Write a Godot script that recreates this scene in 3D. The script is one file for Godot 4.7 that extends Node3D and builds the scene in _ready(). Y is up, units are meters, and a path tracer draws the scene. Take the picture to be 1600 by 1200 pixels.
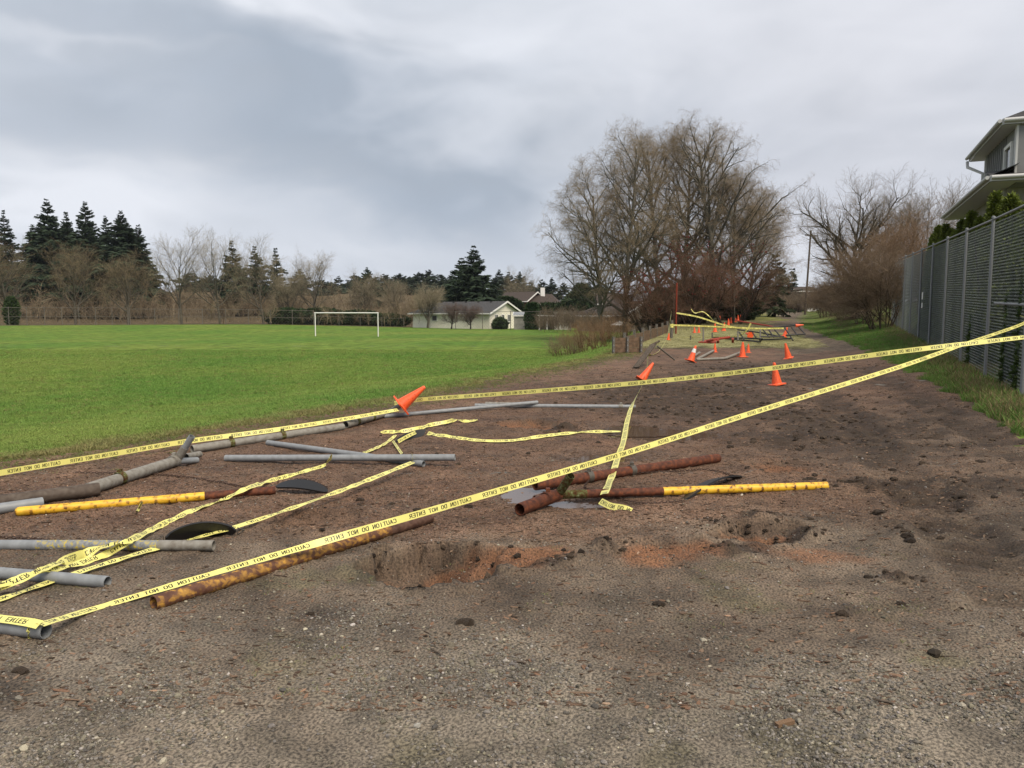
extends Node3D
# A torn-down swing set on a muddy school yard under a grey winter sky.
# Photo pixels are turned into directions with F and pitch; distances come from the ground (GR) or from usual sizes (PD).

const F := 1202.0
const EYE := 1.6
var pitch := atan(108.0 / 1202.0)
var rng := RandomNumberGenerator.new()
var taken := {}
var M := {}
var nz_a := FastNoiseLite.new()
var nz_b := FastNoiseLite.new()
var nz_c := FastNoiseLite.new()
var nz_r := FastNoiseLite.new()
var feats := []
var churn := []
var eye_dirs: Basis
var sheets := []

class MB:
	var v := PackedVector3Array()
	var n := PackedVector3Array()
	var c := PackedColorArray()
	var uv := PackedVector2Array()
	var ix := PackedInt32Array()
	var o := Vector3.ZERO
	var col := Color.WHITE
	func _init(at := Vector3.ZERO):
		o = at
	func add(p: Vector3, nn: Vector3, u := Vector2.ZERO) -> int:
		v.append(p - o); n.append(nn); c.append(col); uv.append(u)
		return v.size() - 1
	# corners run counter-clockwise seen from the front
	func quad(a: Vector3, b: Vector3, cc: Vector3, d: Vector3, u0 := Vector2(0, 0), u1 := Vector2(1, 0), u2 := Vector2(1, 1), u3 := Vector2(0, 1)) -> void:
		var nn := (b - a).cross(d - a).normalized()
		if nn.length() < 0.5:
			nn = (cc - b).cross(d - b).normalized()
		var i := add(a, nn, u0)
		add(b, nn, u1); add(cc, nn, u2); add(d, nn, u3)
		ix.append_array([i, i + 2, i + 1, i, i + 3, i + 2])
	func tri(a: Vector3, b: Vector3, cc: Vector3) -> void:
		var nn := (b - a).cross(cc - a).normalized()
		var i := add(a, nn); add(b, nn); add(cc, nn)
		ix.append_array([i, i + 2, i + 1])
	func box(t: Transform3D, s: Vector3) -> void:
		var h := s * 0.5
		for ax in 3:
			for sg in [-1.0, 1.0]:
				var e := Vector3.ZERO; e[ax] = h[ax] * sg
				var f := Vector3.ZERO; f[(ax + 1) % 3] = h[(ax + 1) % 3]
				var g := Vector3.ZERO; g[(ax + 2) % 3] = h[(ax + 2) % 3]
				if sg < 0:
					var k := f; f = g; g = k
				quad(t * (e - f - g), t * (e + f - g), t * (e + f + g), t * (e - f + g))
	func tube(p: PackedVector3Array, r: PackedFloat32Array, sides: int, cap := false, v_len := 1.0, inward := false) -> void:
		var m := p.size()
		var t := (p[1] - p[0]).normalized()
		var x := t.cross(Vector3.UP if absf(t.y) < 0.9 else Vector3.RIGHT).normalized()
		var first := v.size()
		var along := 0.0
		var sg := -1.0 if inward else 1.0
		for i in m:
			var tt := t
			if i > 0 and i < m - 1:
				tt = (p[i + 1] - p[i - 1]).normalized()
			elif i == m - 1:
				tt = (p[i] - p[i - 1]).normalized()
			x = (x - tt * x.dot(tt)).normalized()
			var y := tt.cross(x)
			if i > 0:
				along += p[i].distance_to(p[i - 1])
			for k in sides + 1:
				var a := TAU * k / sides
				var d := x * cos(a) + y * sin(a)
				add(p[i] + d * r[i], d * sg, Vector2(float(k) / sides, along / v_len))
		var w := sides + 1
		for i in m - 1:
			for k in sides:
				var q := first + i * w + k
				if inward:
					ix.append_array([q, q + 1, q + w, q + 1, q + w + 1, q + w])
				else:
					ix.append_array([q, q + w, q + 1, q + 1, q + w, q + w + 1])
		if cap:
			for e in 2:
				var at := p[0] if e == 0 else p[m - 1]
				var nn := (p[0] - p[1]).normalized() if e == 0 else (p[m - 1] - p[m - 2]).normalized()
				var base := first if e == 0 else first + (m - 1) * w
				var ci := add(at, nn)
				var ring := v.size()
				for k in w:
					add(v[base + k] + o, nn)
				for k in sides:
					if e == 0:
						ix.append_array([ci, ring + k, ring + k + 1])
					else:
						ix.append_array([ci, ring + k + 1, ring + k])
	# rings of points round an axis: prof = [[radius, height], ...]
	func lathe(t: Transform3D, prof: Array, sides: int) -> void:
		for i in prof.size() - 1:
			var r0: float = prof[i][0]; var h0: float = prof[i][1]
			var r1: float = prof[i + 1][0]; var h1: float = prof[i + 1][1]
			var sl := Vector2(h1 - h0, -(r1 - r0)).normalized()
			var first := v.size()
			for k in sides + 1:
				var a := TAU * k / sides
				var d := Vector3(cos(a), 0, sin(a))
				var nn := t.basis * Vector3(d.x * sl.x, sl.y, d.z * sl.x)
				add(t * Vector3(d.x * r0, h0, d.z * r0), nn, Vector2(float(k) / sides, h0))
				add(t * Vector3(d.x * r1, h1, d.z * r1), nn, Vector2(float(k) / sides, h1))
			for k in sides:
				var q := first + k * 2
				ix.append_array([q, q + 2, q + 1, q + 2, q + 3, q + 1])
	func mesh(mat: Material = null) -> ArrayMesh:
		var am := ArrayMesh.new()
		if v.size() == 0:
			return am
		var arr := []
		arr.resize(Mesh.ARRAY_MAX)
		arr[Mesh.ARRAY_VERTEX] = v; arr[Mesh.ARRAY_NORMAL] = n; arr[Mesh.ARRAY_COLOR] = c
		arr[Mesh.ARRAY_TEX_UV] = uv; arr[Mesh.ARRAY_INDEX] = ix
		am.add_surface_from_arrays(Mesh.PRIMITIVE_TRIANGLES, arr)
		if mat:
			am.surface_set_material(0, mat)
		return am

# ---------- naming ----------
func numbered(called: String) -> String:
	taken[called] = taken.get(called, -1) + 1
	return called if taken[called] == 0 else "%s_%03d" % [called, taken[called]]

func tag(o: Node3D, label := "", category := "", group := "", kind := "") -> Node3D:
	if label: o.set_meta("label", label)
	if category: o.set_meta("category", category)
	if group: o.set_meta("group", group)
	if kind: o.set_meta("kind", kind)
	return o

func thing(called: String, at: Vector3, label: String, category: String, group := "") -> Node3D:
	var o := Node3D.new()
	o.name = numbered(called); o.position = at
	add_child(o)
	return tag(o, label, category, group)

func part(called: String, b: MB, mat: Material, parent: Node3D) -> MeshInstance3D:
	var o := MeshInstance3D.new()
	o.name = called if parent != self else numbered(called)
	o.mesh = b.mesh(); o.material_override = mat
	if parent == self: o.position = b.o
	parent.add_child(o, true)
	return o

func part_mesh(called: String, m: Mesh, mat: Material, parent: Node3D, at := Transform3D()) -> MeshInstance3D:
	var o := MeshInstance3D.new()
	o.name = called if parent != self else numbered(called)
	o.mesh = m; o.material_override = mat; o.transform = at
	parent.add_child(o, true)
	return o

func copies(called: String, m: Mesh, mat: Material, where: Array, cols: Array, parent: Node3D) -> MultiMeshInstance3D:
	var mm := MultiMesh.new()
	mm.transform_format = MultiMesh.TRANSFORM_3D
	mm.use_colors = cols.size() > 0
	mm.mesh = m
	mm.instance_count = where.size()
	for i in where.size():
		mm.set_instance_transform(i, where[i])
		if mm.use_colors: mm.set_instance_color(i, cols[i])
	var o := MultiMeshInstance3D.new()
	o.name = called if parent != self else numbered(called)
	o.multimesh = mm; o.material_override = mat
	parent.add_child(o, true)
	return o

# ---------- pixels to places ----------
func ray(px: float, py: float) -> Vector3:
	return eye_dirs * Vector3((px - 800.0) / F, -(py - 600.0) / F, -1.0)

func PD(px: float, py: float, d: float) -> Vector3:   # on the ray of a pixel, d metres in front
	var r := ray(px, py)
	return Vector3(0, EYE, 0) + r * (d / -r.z)

func GR(px: float, py: float, lift := 0.0) -> Vector3:  # where the ray meets the ground lifted by lift
	var r := ray(px, py)
	r = r / -r.z
	var d := 1.5
	while d < 200.0:
		if EYE + r.y * d < Hs(r.x * d, d) + lift:
			break
		d *= 1.03
	var lo := d / 1.03
	for i in 24:
		var m := (lo + d) * 0.5
		if EYE + r.y * m < Hs(r.x * m, m) + lift: d = m
		else: lo = m
	return Vector3(r.x * d, EYE + r.y * d, -d)

func HH(x: float, d: float) -> float:   # height read back from the built sheets
	for s in sheets:
		if x >= s[0] and x < s[1] and d >= s[2] and d < s[3]:
			var fx: float = (x - s[0]) / s[4]; var fd: float = (d - s[2]) / s[4]
			var i := mini(int(fx), s[5] - 2); var j := mini(int(fd), s[6] - 2)
			var a: PackedFloat32Array = s[7]
			var n: int = s[5]
			var k := j * n + i
			return lerpf(lerpf(a[k], a[k + 1], fx - i), lerpf(a[k + n], a[k + n + 1], fx - i), fd - j)
	return H(x, d)

func ZZ(x: float, d: float) -> float:   # zone read back from the built sheets
	for s in sheets:
		if x >= s[0] and x < s[1] and d >= s[2] and d < s[3]:
			var i := mini(int((x - s[0]) / s[4]), s[5] - 2); var j := mini(int((d - s[2]) / s[4]), s[6] - 2)
			return s[8][j * s[5] + i]
	return grassy(x, d)

func on(p: Vector3, lift := 0.0) -> Vector3:
	return Vector3(p.x, H(p.x, -p.z) + lift, p.z)

# ---------- the lie of the land (d = metres in front of the camera) ----------
func pw(t: float, a: PackedFloat32Array) -> float:
	if t <= a[0]: return a[1]
	var i := 2
	while i < a.size():
		if t <= a[i]:
			return lerpf(a[i - 1], a[i + 1], (t - a[i - 2]) / (a[i] - a[i - 2]))
		i += 2
	return a[a.size() - 1]

var A_EDGE := PackedFloat32Array([0, -11.8, 8.4, -5.7, 13, -2.3, 18, 0.1, 24.7, 3.2, 30, 4.4, 45, 8.6, 60, 13, 85, 19, 110, 24, 400, 90])
var A_RISE := PackedFloat32Array([0, 0, 9, 0, 18, 0.22, 25, 0.33, 40, 0.68, 55, 1.05, 70, 1.5, 85, 1.85, 110, 2.1, 400, 2.3])
var A_BANK := PackedFloat32Array([0, 0.1, 10, 0.2, 14.5, 0.32, 32, 0.9, 55, 1.7, 85, 2.6, 110, 3.0, 400, 3])
var A_GRASS := PackedFloat32Array([0, 0.5, 12, 0.75, 15, 1.0, 27, 2.1, 45, 4.4, 60, 5.4, 80, 6.0, 400, 20])

func fence_x(d: float) -> float:
	return 3.0 + 0.411 * d

func Hs(x: float, d: float) -> float:
	var xe := pw(d, A_EDGE)
	var fld := -0.22 + 0.55 * smoothstep(60, 95, d) * smoothstep(-4, -42, x) + 6.0 * smoothstep(118, 230, d) * smoothstep(20, -40, x) + 3.0 * smoothstep(118, 300, d)
	var w := smoothstep(xe - lerpf(6.0, 3.5, smoothstep(15, 30, d)), xe + 0.4, x)
	var h := lerpf(fld, pw(d, A_RISE), w)
	var fx := fence_x(d)
	if x > fx - 4.0:
		h = lerpf(h, pw(d, A_BANK), smoothstep(fx - 3.0 - d * 0.03, fx - 0.2, x))
		h += 0.5 * smoothstep(fx + 0.5, fx + 3.0, x)
	return h

func H(x: float, d: float) -> float:
	var h := Hs(x, d)
	if d > 60.0: return h
	var gr := grassy(x, d)
	if gr > 0.5:
		return h + 0.03 * nz_a.get_noise_2d(x * 0.6, d * 0.6) + 0.012 * nz_a.get_noise_2d(x * 3.0, d * 3.0)
	h += 0.02 * nz_a.get_noise_2d(x, d) + 0.008 * nz_b.get_noise_2d(x, d)
	var am := 0.0
	for f in churn:
		var dx: float = (x - f[0]) / f[2]; var dd: float = (d - f[1]) / f[3]
		var q := dx * dx + dd * dd
		if q < 4.0: am += f[4] * exp(-q * 1.4)
	for f in feats:
		var dx: float = x - f[0]; var dd: float = d - f[1]
		var reach: float = f[2] * 1.6 + f[3] * 1.6
		if absf(dx) > reach or absf(dd) > reach: continue
		var ca: float = cos(f[4]); var sa: float = sin(f[4])
		var lx: float = (dx * ca + dd * sa) / f[2]; var ld: float = (-dx * sa + dd * ca) / f[3]
		var q := sqrt(lx * lx + ld * ld)
		if q > 1.6: continue
		if f[6] == 0:    # pit with a broken rim
			q += 0.36 * nz_b.get_noise_2d(x * 0.45 + 40.0, d * 0.45) + 0.22 * nz_b.get_noise_2d(x * 1.7, d * 1.7)
			h -= f[5] * (0.55 * smoothstep(1.0, 0.86, q) + 0.45 * smoothstep(0.9, 0.1, q)) * (1.0 - 0.55 * smoothstep(-0.2, 0.9, lx))
			am += 0.5 * smoothstep(1.25, 0.9, q)
			h += 0.02 * smoothstep(0.25, 0.0, absf(q - 1.12))
		elif f[6] == 1:  # thrown-up mud
			q += 0.35 * nz_b.get_noise_2d(x * 0.5 + 9.0, d * 0.5)
			var k := smoothstep(1.0, 0.2, q)
			h += f[5] * k * (0.75 + 0.5 * nz_b.get_noise_2d(x * 0.8, d * 0.8))
			am += 0.75 * k
		elif f[6] == 2:  # shallow dip that holds water
			var k2 := smoothstep(1.35, 0.5, q)
			h -= f[5] * k2
			h += k2 * 0.026 * nz_b.get_noise_2d(x * 1.1 + 5.0, d * 1.1)
	if am > 0.01:
		am = minf(am, 1.0)
		h += am * (0.060 * nz_r.get_noise_2d(x, d) + 0.022 * nz_b.get_noise_2d(x * 2.3, d * 2.3))
	# wheel tracks on the right: two bands of tread bars running towards the far path
	var along := d + 0.9 * x
	for off in [3.35, 4.75]:
		var across := absf(x - (off + 0.30 * (d - 6.0)))
		if across < 0.5 and d > 4.0 and d < 19.0:
			h += 0.035 * smoothstep(0.14, 0.0, absf(across - 0.36)) * (0.6 + 0.8 * nz_b.get_noise_2d(x, d))
			var k3 := smoothstep(0.32, 0.2, across) * (0.6 + 0.4 * nz_a.get_noise_2d(x * 0.5, d * 0.5))
			h -= k3 * (0.055 + 0.022 * sin(along * 34.0 + sin(across * 9.0) * 2.0))
	h += (0.010 * nz_c.get_noise_2d(x, d) + 0.012 * nz_b.get_noise_2d(x * 1.9 + 31.0, d * 1.9)) * smoothstep(18, 6, d)
	return h

func jag(x: float, d: float) -> float:
	return 0.35 * nz_a.get_noise_2d(x * 1.3 + 70, d * 1.3) + 0.16 * nz_b.get_noise_2d(x * 0.5 + 7, d * 0.5)

func grassy(x: float, d: float) -> float:  # 1 on the playing field, 2 on the fence bank, 3 on the worn green playground mat, 4 on the footpath
	var xe := pw(d, A_EDGE)
	var j := jag(x, d)
	if x < xe + 0.1 + j * (0.6 + d * 0.03): return 1.0
	if d > 58.0 and x < xe + 8.0 - (d - 58.0) * 0.02: return 1.0
	var fx := fence_x(d)
	if x > fx - pw(d, A_GRASS) + j * 0.9: return 2.0
	var gap := 0.9 + 1.6 * smoothstep(36.0, 43.0, d) + j * 1.6
	if d > 27.6 + j * 1.5 and x < fx - pw(d, A_GRASS) - gap: return 3.0
	if d > 25.0 + j * 4.0 and x > fx - pw(d, A_GRASS) - 2.6 + j * 2.0: return 4.0
	return 0.0

# ---------- materials ----------
func lin(r: float, g: float, b: float) -> Color:
	return Color(r, g, b).linear_to_srgb()

func noise(freq: float, octaves: int, sd: int, type := FastNoiseLite.TYPE_SIMPLEX_SMOOTH, ridged := false) -> FastNoiseLite:
	var f := FastNoiseLite.new()
	f.noise_type = type; f.frequency = freq; f.seed = sd
	f.fractal_type = FastNoiseLite.FRACTAL_RIDGED if ridged else FastNoiseLite.FRACTAL_FBM
	f.fractal_octaves = octaves
	return f

func ntex(size: int, freq: float, octaves: int, sd: int, stops: Array, type := FastNoiseLite.TYPE_SIMPLEX_SMOOTH) -> NoiseTexture2D:
	var t := NoiseTexture2D.new()
	t.width = size; t.height = size; t.seamless = true; t.normalize = true
	t.noise = noise(freq, octaves, sd, type)
	if stops.size():
		var g := Gradient.new()
		var offs := PackedFloat32Array(); var cols := PackedColorArray()
		for s in stops:
			offs.append(s[0]); cols.append(s[1])
		g.offsets = offs; g.colors = cols
		t.color_ramp = g
	return t

func mat(color: Color, rough := 0.8, spec := 0.5) -> StandardMaterial3D:
	var m := StandardMaterial3D.new()
	m.albedo_color = color; m.roughness = rough; m.metallic_specular = spec
	return m

func vmat(rough := 0.9, spec := 0.3) -> StandardMaterial3D:
	var m := mat(Color.WHITE, rough, spec)
	m.vertex_color_use_as_albedo = true
	return m

func tri(m: StandardMaterial3D, tex: Texture2D, metres: float, world := false) -> StandardMaterial3D:
	m.albedo_texture = tex
	m.uv1_triplanar = true; m.uv1_world_triplanar = world
	m.uv1_scale = Vector3.ONE / metres
	return m

func relief(m: StandardMaterial3D, tex: Texture2D, cm: float) -> StandardMaterial3D:
	m.heightmap_enabled = true; m.heightmap_texture = tex; m.heightmap_scale = cm
	return m

func over(m: StandardMaterial3D, tex: Texture2D, metres: float) -> StandardMaterial3D:
	m.detail_enabled = true; m.detail_albedo = tex; m.detail_blend_mode = BaseMaterial3D.BLEND_MODE_MUL
	m.detail_uv_layer = BaseMaterial3D.DETAIL_UV_2
	m.uv2_triplanar = true; m.uv2_world_triplanar = true; m.uv2_scale = Vector3.ONE / metres
	return m

func grey(g: float) -> Color:
	return Color(g, g, g)

# the words on the warning tape: strokes of each letter in a box 1 high and 0.62 wide
const STROKES := {
	"C": [[0.62, 0.82, 0.5, 0.97, 0.15, 0.97, 0.0, 0.8, 0.0, 0.2, 0.15, 0.03, 0.5, 0.03, 0.62, 0.18]],
	"A": [[0.0, 0.0, 0.31, 1.0, 0.62, 0.0], [0.12, 0.33, 0.5, 0.33]],
	"U": [[0.0, 1.0, 0.0, 0.2, 0.15, 0.03, 0.47, 0.03, 0.62, 0.2, 0.62, 1.0]],
	"T": [[0.0, 1.0, 0.62, 1.0], [0.31, 1.0, 0.31, 0.0]],
	"I": [[0.31, 0.0, 0.31, 1.0]],
	"O": [[0.15, 0.03, 0.47, 0.03, 0.62, 0.2, 0.62, 0.8, 0.47, 0.97, 0.15, 0.97, 0.0, 0.8, 0.0, 0.2, 0.15, 0.03]],
	"N": [[0.0, 0.0, 0.0, 1.0, 0.62, 0.0, 0.62, 1.0]],
	"D": [[0.0, 0.0, 0.0, 1.0, 0.4, 1.0, 0.62, 0.75, 0.62, 0.25, 0.4, 0.0, 0.0, 0.0]],
	"E": [[0.6, 1.0, 0.0, 1.0, 0.0, 0.0, 0.6, 0.0], [0.0, 0.52, 0.48, 0.52]],
	"R": [[0.0, 0.0, 0.0, 1.0, 0.42, 1.0, 0.6, 0.88, 0.6, 0.62, 0.42, 0.5, 0.0, 0.5], [0.34, 0.5, 0.62, 0.0]],
}

func tape_picture() -> ImageTexture:
	var w := 1024; var h := 128
	var im := Image.create(w, h, false, Image.FORMAT_RGBA8)
	var ground := Color(0.89, 0.865, 0.51)
	var ink := Color(0.07, 0.08, 0.05)
	im.fill(ground)
	for y in h:      # faint streaks of the thin film
		for x in range(0, w):
			var k := 1.0 + 0.05 * nz_a.get_noise_2d(x * 0.02, y * 0.9)
			im.set_pixel(x, y, Color(ground.r * k, ground.g * k, ground.b * k * k))
	var text := "CAUTION DO NOT ENTER"
	var adv := 43.0; var lh := 66.0; var x0 := 26.0; var y0 := 97.0
	for i in text.length():
		var ch := text[i]
		if ch == " ": continue
		var bx := x0 + i * adv
		for s in STROKES[ch]:
			for k in range(0, s.size() - 2, 2):
				var a := Vector2(bx + s[k] * 46.0, y0 - s[k + 1] * lh)
				var b := Vector2(bx + s[k + 2] * 46.0, y0 - s[k + 3] * lh)
				for yy in range(int(minf(a.y, b.y)) - 8, int(maxf(a.y, b.y)) + 9):
					for xx in range(int(minf(a.x, b.x)) - 8, int(maxf(a.x, b.x)) + 9):
						var q := Geometry2D.get_closest_point_to_segment(Vector2(xx, yy), a, b)
						var t := clampf(5.6 - q.distance_to(Vector2(xx, yy)), 0.0, 1.0)
						if t > 0.0:
							var old := im.get_pixel(xx, yy)
							im.set_pixel(xx, yy, old.lerp(ink, t * 0.95))
	return ImageTexture.create_from_image(im)

func materials() -> void:
	var fine := ntex(512, 0.035, 5, 11, [[0.0, grey(0.28)], [0.36, grey(0.62)], [0.62, grey(0.85)], [1.0, grey(1.0)]])
	var fine_h := ntex(512, 0.03, 5, 12, [])
	var grit := ntex(512, 0.09, 3, 13, [[0.0, grey(0.35)], [0.35, grey(0.7)], [0.62, grey(0.8)], [0.8, Color(1, 0.97, 0.92)]], FastNoiseLite.TYPE_CELLULAR)
	var grit_h := ntex(512, 0.06, 4, 14, [], FastNoiseLite.TYPE_CELLULAR)
	var broad := ntex(512, 0.012, 5, 15, [[0.0, grey(0.62)], [0.5, grey(0.88)], [1.0, grey(1.0)]])
	M.dirt = over(relief(tri(vmat(0.82, 0.42), fine, 0.34, true), grit_h, 0.6), broad, 2.7)
	M.lawn = over(relief(tri(vmat(0.95, 0.2), ntex(512, 0.05, 5, 21, [[0.0, Color(0.5, 0.52, 0.4)], [0.5, Color(0.8, 0.8, 0.75)], [1.0, grey(1.0)]]), 1.3, true), fine_h, 2.5), broad, 7.0)
	M.mat_green = over(tri(vmat(0.95, 0.2), fine, 0.8, true), broad, 5.0)
	M.path = over(relief(tri(vmat(0.9, 0.3), fine, 0.7, true), fine_h, 1.0), broad, 3.0)
	M.stone = tri(vmat(0.75, 0.4), fine, 0.08)
	M.chip = tri(vmat(0.8, 0.35), fine, 0.1)
	M.clod = relief(tri(vmat(0.85, 0.4), fine, 0.12), fine_h, 1.0)
	M.blade = vmat(0.7, 0.3)
	M.blade.backlight_enabled = true; M.blade.backlight = grey(0.45)
	M.bark = relief(tri(vmat(0.95, 0.2), fine, 0.8), fine_h, 2.0)
	M.twig = vmat(0.9, 0.2)
	M.leaf = vmat(0.75, 0.3)
	M.leaf.backlight_enabled = true; M.leaf.backlight = grey(0.3)
	# pipes: paint, zinc and rust
	var rust_t := ntex(256, 0.03, 5, 31, [[0.0, Color(0.16, 0.085, 0.06)], [0.4, Color(0.29, 0.16, 0.11)], [0.7, Color(0.40, 0.22, 0.14)], [1.0, Color(0.52, 0.30, 0.17)]])
	M.rust = relief(tri(mat(Color.WHITE, 0.75, 0.4), rust_t, 0.45), fine_h, 0.12)
	var rust_d := ntex(256, 0.035, 5, 35, [[0.0, Color(0.17, 0.11, 0.085)], [0.45, Color(0.29, 0.2, 0.16)], [0.75, Color(0.38, 0.29, 0.24)], [1.0, Color(0.45, 0.36, 0.3)]])
	M.rust_dark = relief(tri(mat(Color.WHITE, 0.7, 0.4), rust_d, 0.5), fine_h, 0.12)
	var zinc_t := ntex(256, 0.025, 5, 32, [[0.0, Color(0.42, 0.43, 0.44)], [0.5, Color(0.485, 0.50, 0.515)], [1.0, Color(0.54, 0.555, 0.57)]])
	M.muddy = relief(tri(mat(Color.WHITE, 0.75, 0.4), ntex(256, 0.03, 5, 39, [[0.0, Color(0.2, 0.165, 0.14)], [0.5, Color(0.30, 0.26, 0.23)], [1.0, Color(0.40, 0.37, 0.34)]]), 0.5), fine_h, 0.12)
	M.zinc = tri(mat(Color.WHITE, 0.5, 0.5), zinc_t, 0.6)
	var old_t := ntex(256, 0.03, 5, 33, [[0.0, Color(0.30, 0.26, 0.22)], [0.22, Color(0.43, 0.41, 0.38)], [0.6, Color(0.50, 0.49, 0.465)], [1.0, Color(0.55, 0.54, 0.52)]])
	M.zinc_old = tri(mat(Color.WHITE, 0.65, 0.4), old_t, 0.5)
	var yel_t := ntex(512, 0.011, 6, 34, [[0.0, Color(0.20, 0.10, 0.06)], [0.31, Color(0.33, 0.17, 0.07)], [0.34, Color(0.80, 0.60, 0.14)], [0.6, Color(0.85, 0.68, 0.17)], [1.0, Color(0.88, 0.73, 0.24)]])
	M.yellow = tri(mat(Color.WHITE, 0.5, 0.5), yel_t, 0.42)
	var chip_t := ntex(512, 0.014, 6, 36, [[0.0, Color(0.22, 0.13, 0.09)], [0.44, Color(0.36, 0.24, 0.18)], [0.60, Color(0.37, 0.27, 0.20)], [0.63, Color(0.60, 0.44, 0.20)], [0.75, Color(0.68, 0.51, 0.22)], [1.0, Color(0.72, 0.57, 0.27)]])
	M.flaked = tri(mat(Color.WHITE, 0.65, 0.4), chip_t, 0.4)
	var part_t := ntex(512, 0.016, 6, 37, [[0.0, Color(0.34, 0.35, 0.36)], [0.5, Color(0.5, 0.51, 0.52)], [0.62, Color(0.5, 0.5, 0.48)], [0.66, Color(0.66, 0.59, 0.24)], [1.0, Color(0.76, 0.68, 0.26)]])
	M.zinc_yellow = tri(mat(Color.WHITE, 0.55, 0.5), part_t, 0.35)
	var moss_t := ntex(256, 0.03, 5, 38, [[0.0, Color(0.2, 0.13, 0.08)], [0.4, Color(0.33, 0.22, 0.13)], [0.5, Color(0.29, 0.30, 0.16)], [0.75, Color(0.40, 0.42, 0.28)], [1.0, Color(0.60, 0.63, 0.52)]])
	M.mossy = relief(tri(mat(Color.WHITE, 0.9, 0.3), moss_t, 0.3), fine_h, 0.4)
	M.iron = tri(mat(Color(0.62, 0.6, 0.58), 0.55, 0.5), old_t, 0.2)
	M.chain = mat(lin(0.045, 0.025, 0.018), 0.7, 0.4)
	M.rubber = tri(mat(Color(0.11, 0.11, 0.12), 0.5, 0.5), fine, 0.2)
	M.black = mat(lin(0.012, 0.011, 0.012), 0.55, 0.5)
	M.red = tri(mat(Color(0.72, 0.27, 0.19), 0.6, 0.45), fine, 0.5)
	M.red_rust = tri(mat(Color(0.62, 0.27, 0.19), 0.75, 0.35), fine, 0.4)
	M.plank_pale = tri(mat(lin(0.30, 0.19, 0.115), 0.85, 0.3), fine, 0.06)
	M.orange = tri(mat(lin(0.86, 0.115, 0.03), 0.45, 0.5), ntex(256, 0.02, 4, 41, [[0.0, Color(0.5, 0.46, 0.44)], [0.22, Color(0.85, 0.84, 0.83)], [0.4, grey(0.96)], [1.0, grey(1.0)]]), 0.22)
	M.collar = mat(lin(0.62, 0.62, 0.6), 0.5, 0.5)
	M.tape = mat(Color.WHITE, 0.38, 0.5)
	M.tape.albedo_texture = tape_picture()
	M.tape.backlight_enabled = true; M.tape.backlight = grey(0.5)
	M.water = mat(lin(0.085, 0.055, 0.04), 0.04, 0.55)
	# buildings and fences
	M.galv = mat(lin(0.165, 0.175, 0.185), 0.5, 0.5)
	M.wire = mat(lin(0.15, 0.175, 0.18), 0.55, 0.5)
	M.far_wire = mat(lin(0.12, 0.108, 0.095), 0.7, 0.4)
	M.slat = tri(mat(lin(0.055, 0.075, 0.075), 0.7, 0.4), fine, 0.6)
	M.white = mat(lin(0.66, 0.66, 0.64), 0.6, 0.4)
	M.trim = mat(lin(0.46, 0.465, 0.465), 0.6, 0.4)
	M.cream = tri(mat(lin(0.82, 0.78, 0.67), 0.85, 0.3), ntex(256, 0.01, 3, 51, [[0.0, grey(0.9)], [1.0, grey(1.0)]]), 4.0)
	M.siding = tri(mat(lin(0.235, 0.24, 0.245), 0.8, 0.3), ntex(256, 0.012, 3, 52, [[0.0, grey(0.88)], [1.0, grey(1.0)]]), 2.0)
	M.greige = tri(mat(lin(0.33, 0.315, 0.285), 0.85, 0.3), ntex(256, 0.012, 3, 53, [[0.0, grey(0.85)], [1.0, grey(1.0)]]), 2.0)
	M.shingle = tri(mat(lin(0.10, 0.10, 0.105), 0.9, 0.3), ntex(256, 0.06, 3, 54, [[0.0, grey(0.6)], [1.0, grey(1.0)]], FastNoiseLite.TYPE_CELLULAR), 3.0)
	M.shingle_brown = tri(mat(lin(0.095, 0.075, 0.066), 0.9, 0.3), ntex(256, 0.06, 3, 55, [[0.0, grey(0.6)], [1.0, grey(1.0)]], FastNoiseLite.TYPE_CELLULAR), 3.0)
	M.brick = tri(mat(lin(0.20, 0.09, 0.055), 0.9, 0.3), fine, 1.5)
	M.glass = mat(lin(0.02, 0.025, 0.03), 0.06, 0.6)
	M.plank = tri(mat(lin(0.20, 0.135, 0.09), 0.85, 0.3), ntex(256, 0.02, 4, 56, [[0.0, grey(0.55)], [1.0, grey(1.0)]]), 0.9)
	M.post_grey = tri(mat(lin(0.24, 0.22, 0.19), 0.85, 0.3), fine, 0.5)
	M.pole = tri(mat(lin(0.16, 0.13, 0.105), 0.9, 0.2), fine, 1.0)

# ---------- ground ----------
const GRAVEL := Color(0.190, 0.160, 0.124)
const EARTH := Color(0.128, 0.091, 0.062)
const BARKCHIP := Color(0.142, 0.080, 0.050)
const MUD := Color(0.044, 0.029, 0.019)
const CLAY := Color(0.20, 0.092, 0.045)

func chips_at(x: float, d: float) -> float:   # where bark chips lie thick
	var j := 0.9 * nz_a.get_noise_2d(x * 0.5, d * 0.5 + 30.0)
	return smoothstep(5.0, 6.3, d + j - 0.10 * x) * (1.0 - 0.6 * smoothstep(0.0, 2.0, x - 1.9 - 0.10 * d + j) * smoothstep(14, 9, d))

func gravel_at(x: float, d: float) -> float:
	return smoothstep(4.4, 2.9, d + 1.1 * nz_a.get_noise_2d(x * 0.6 + 8.0, d * 0.6) + 0.1 * absf(x))

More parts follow.
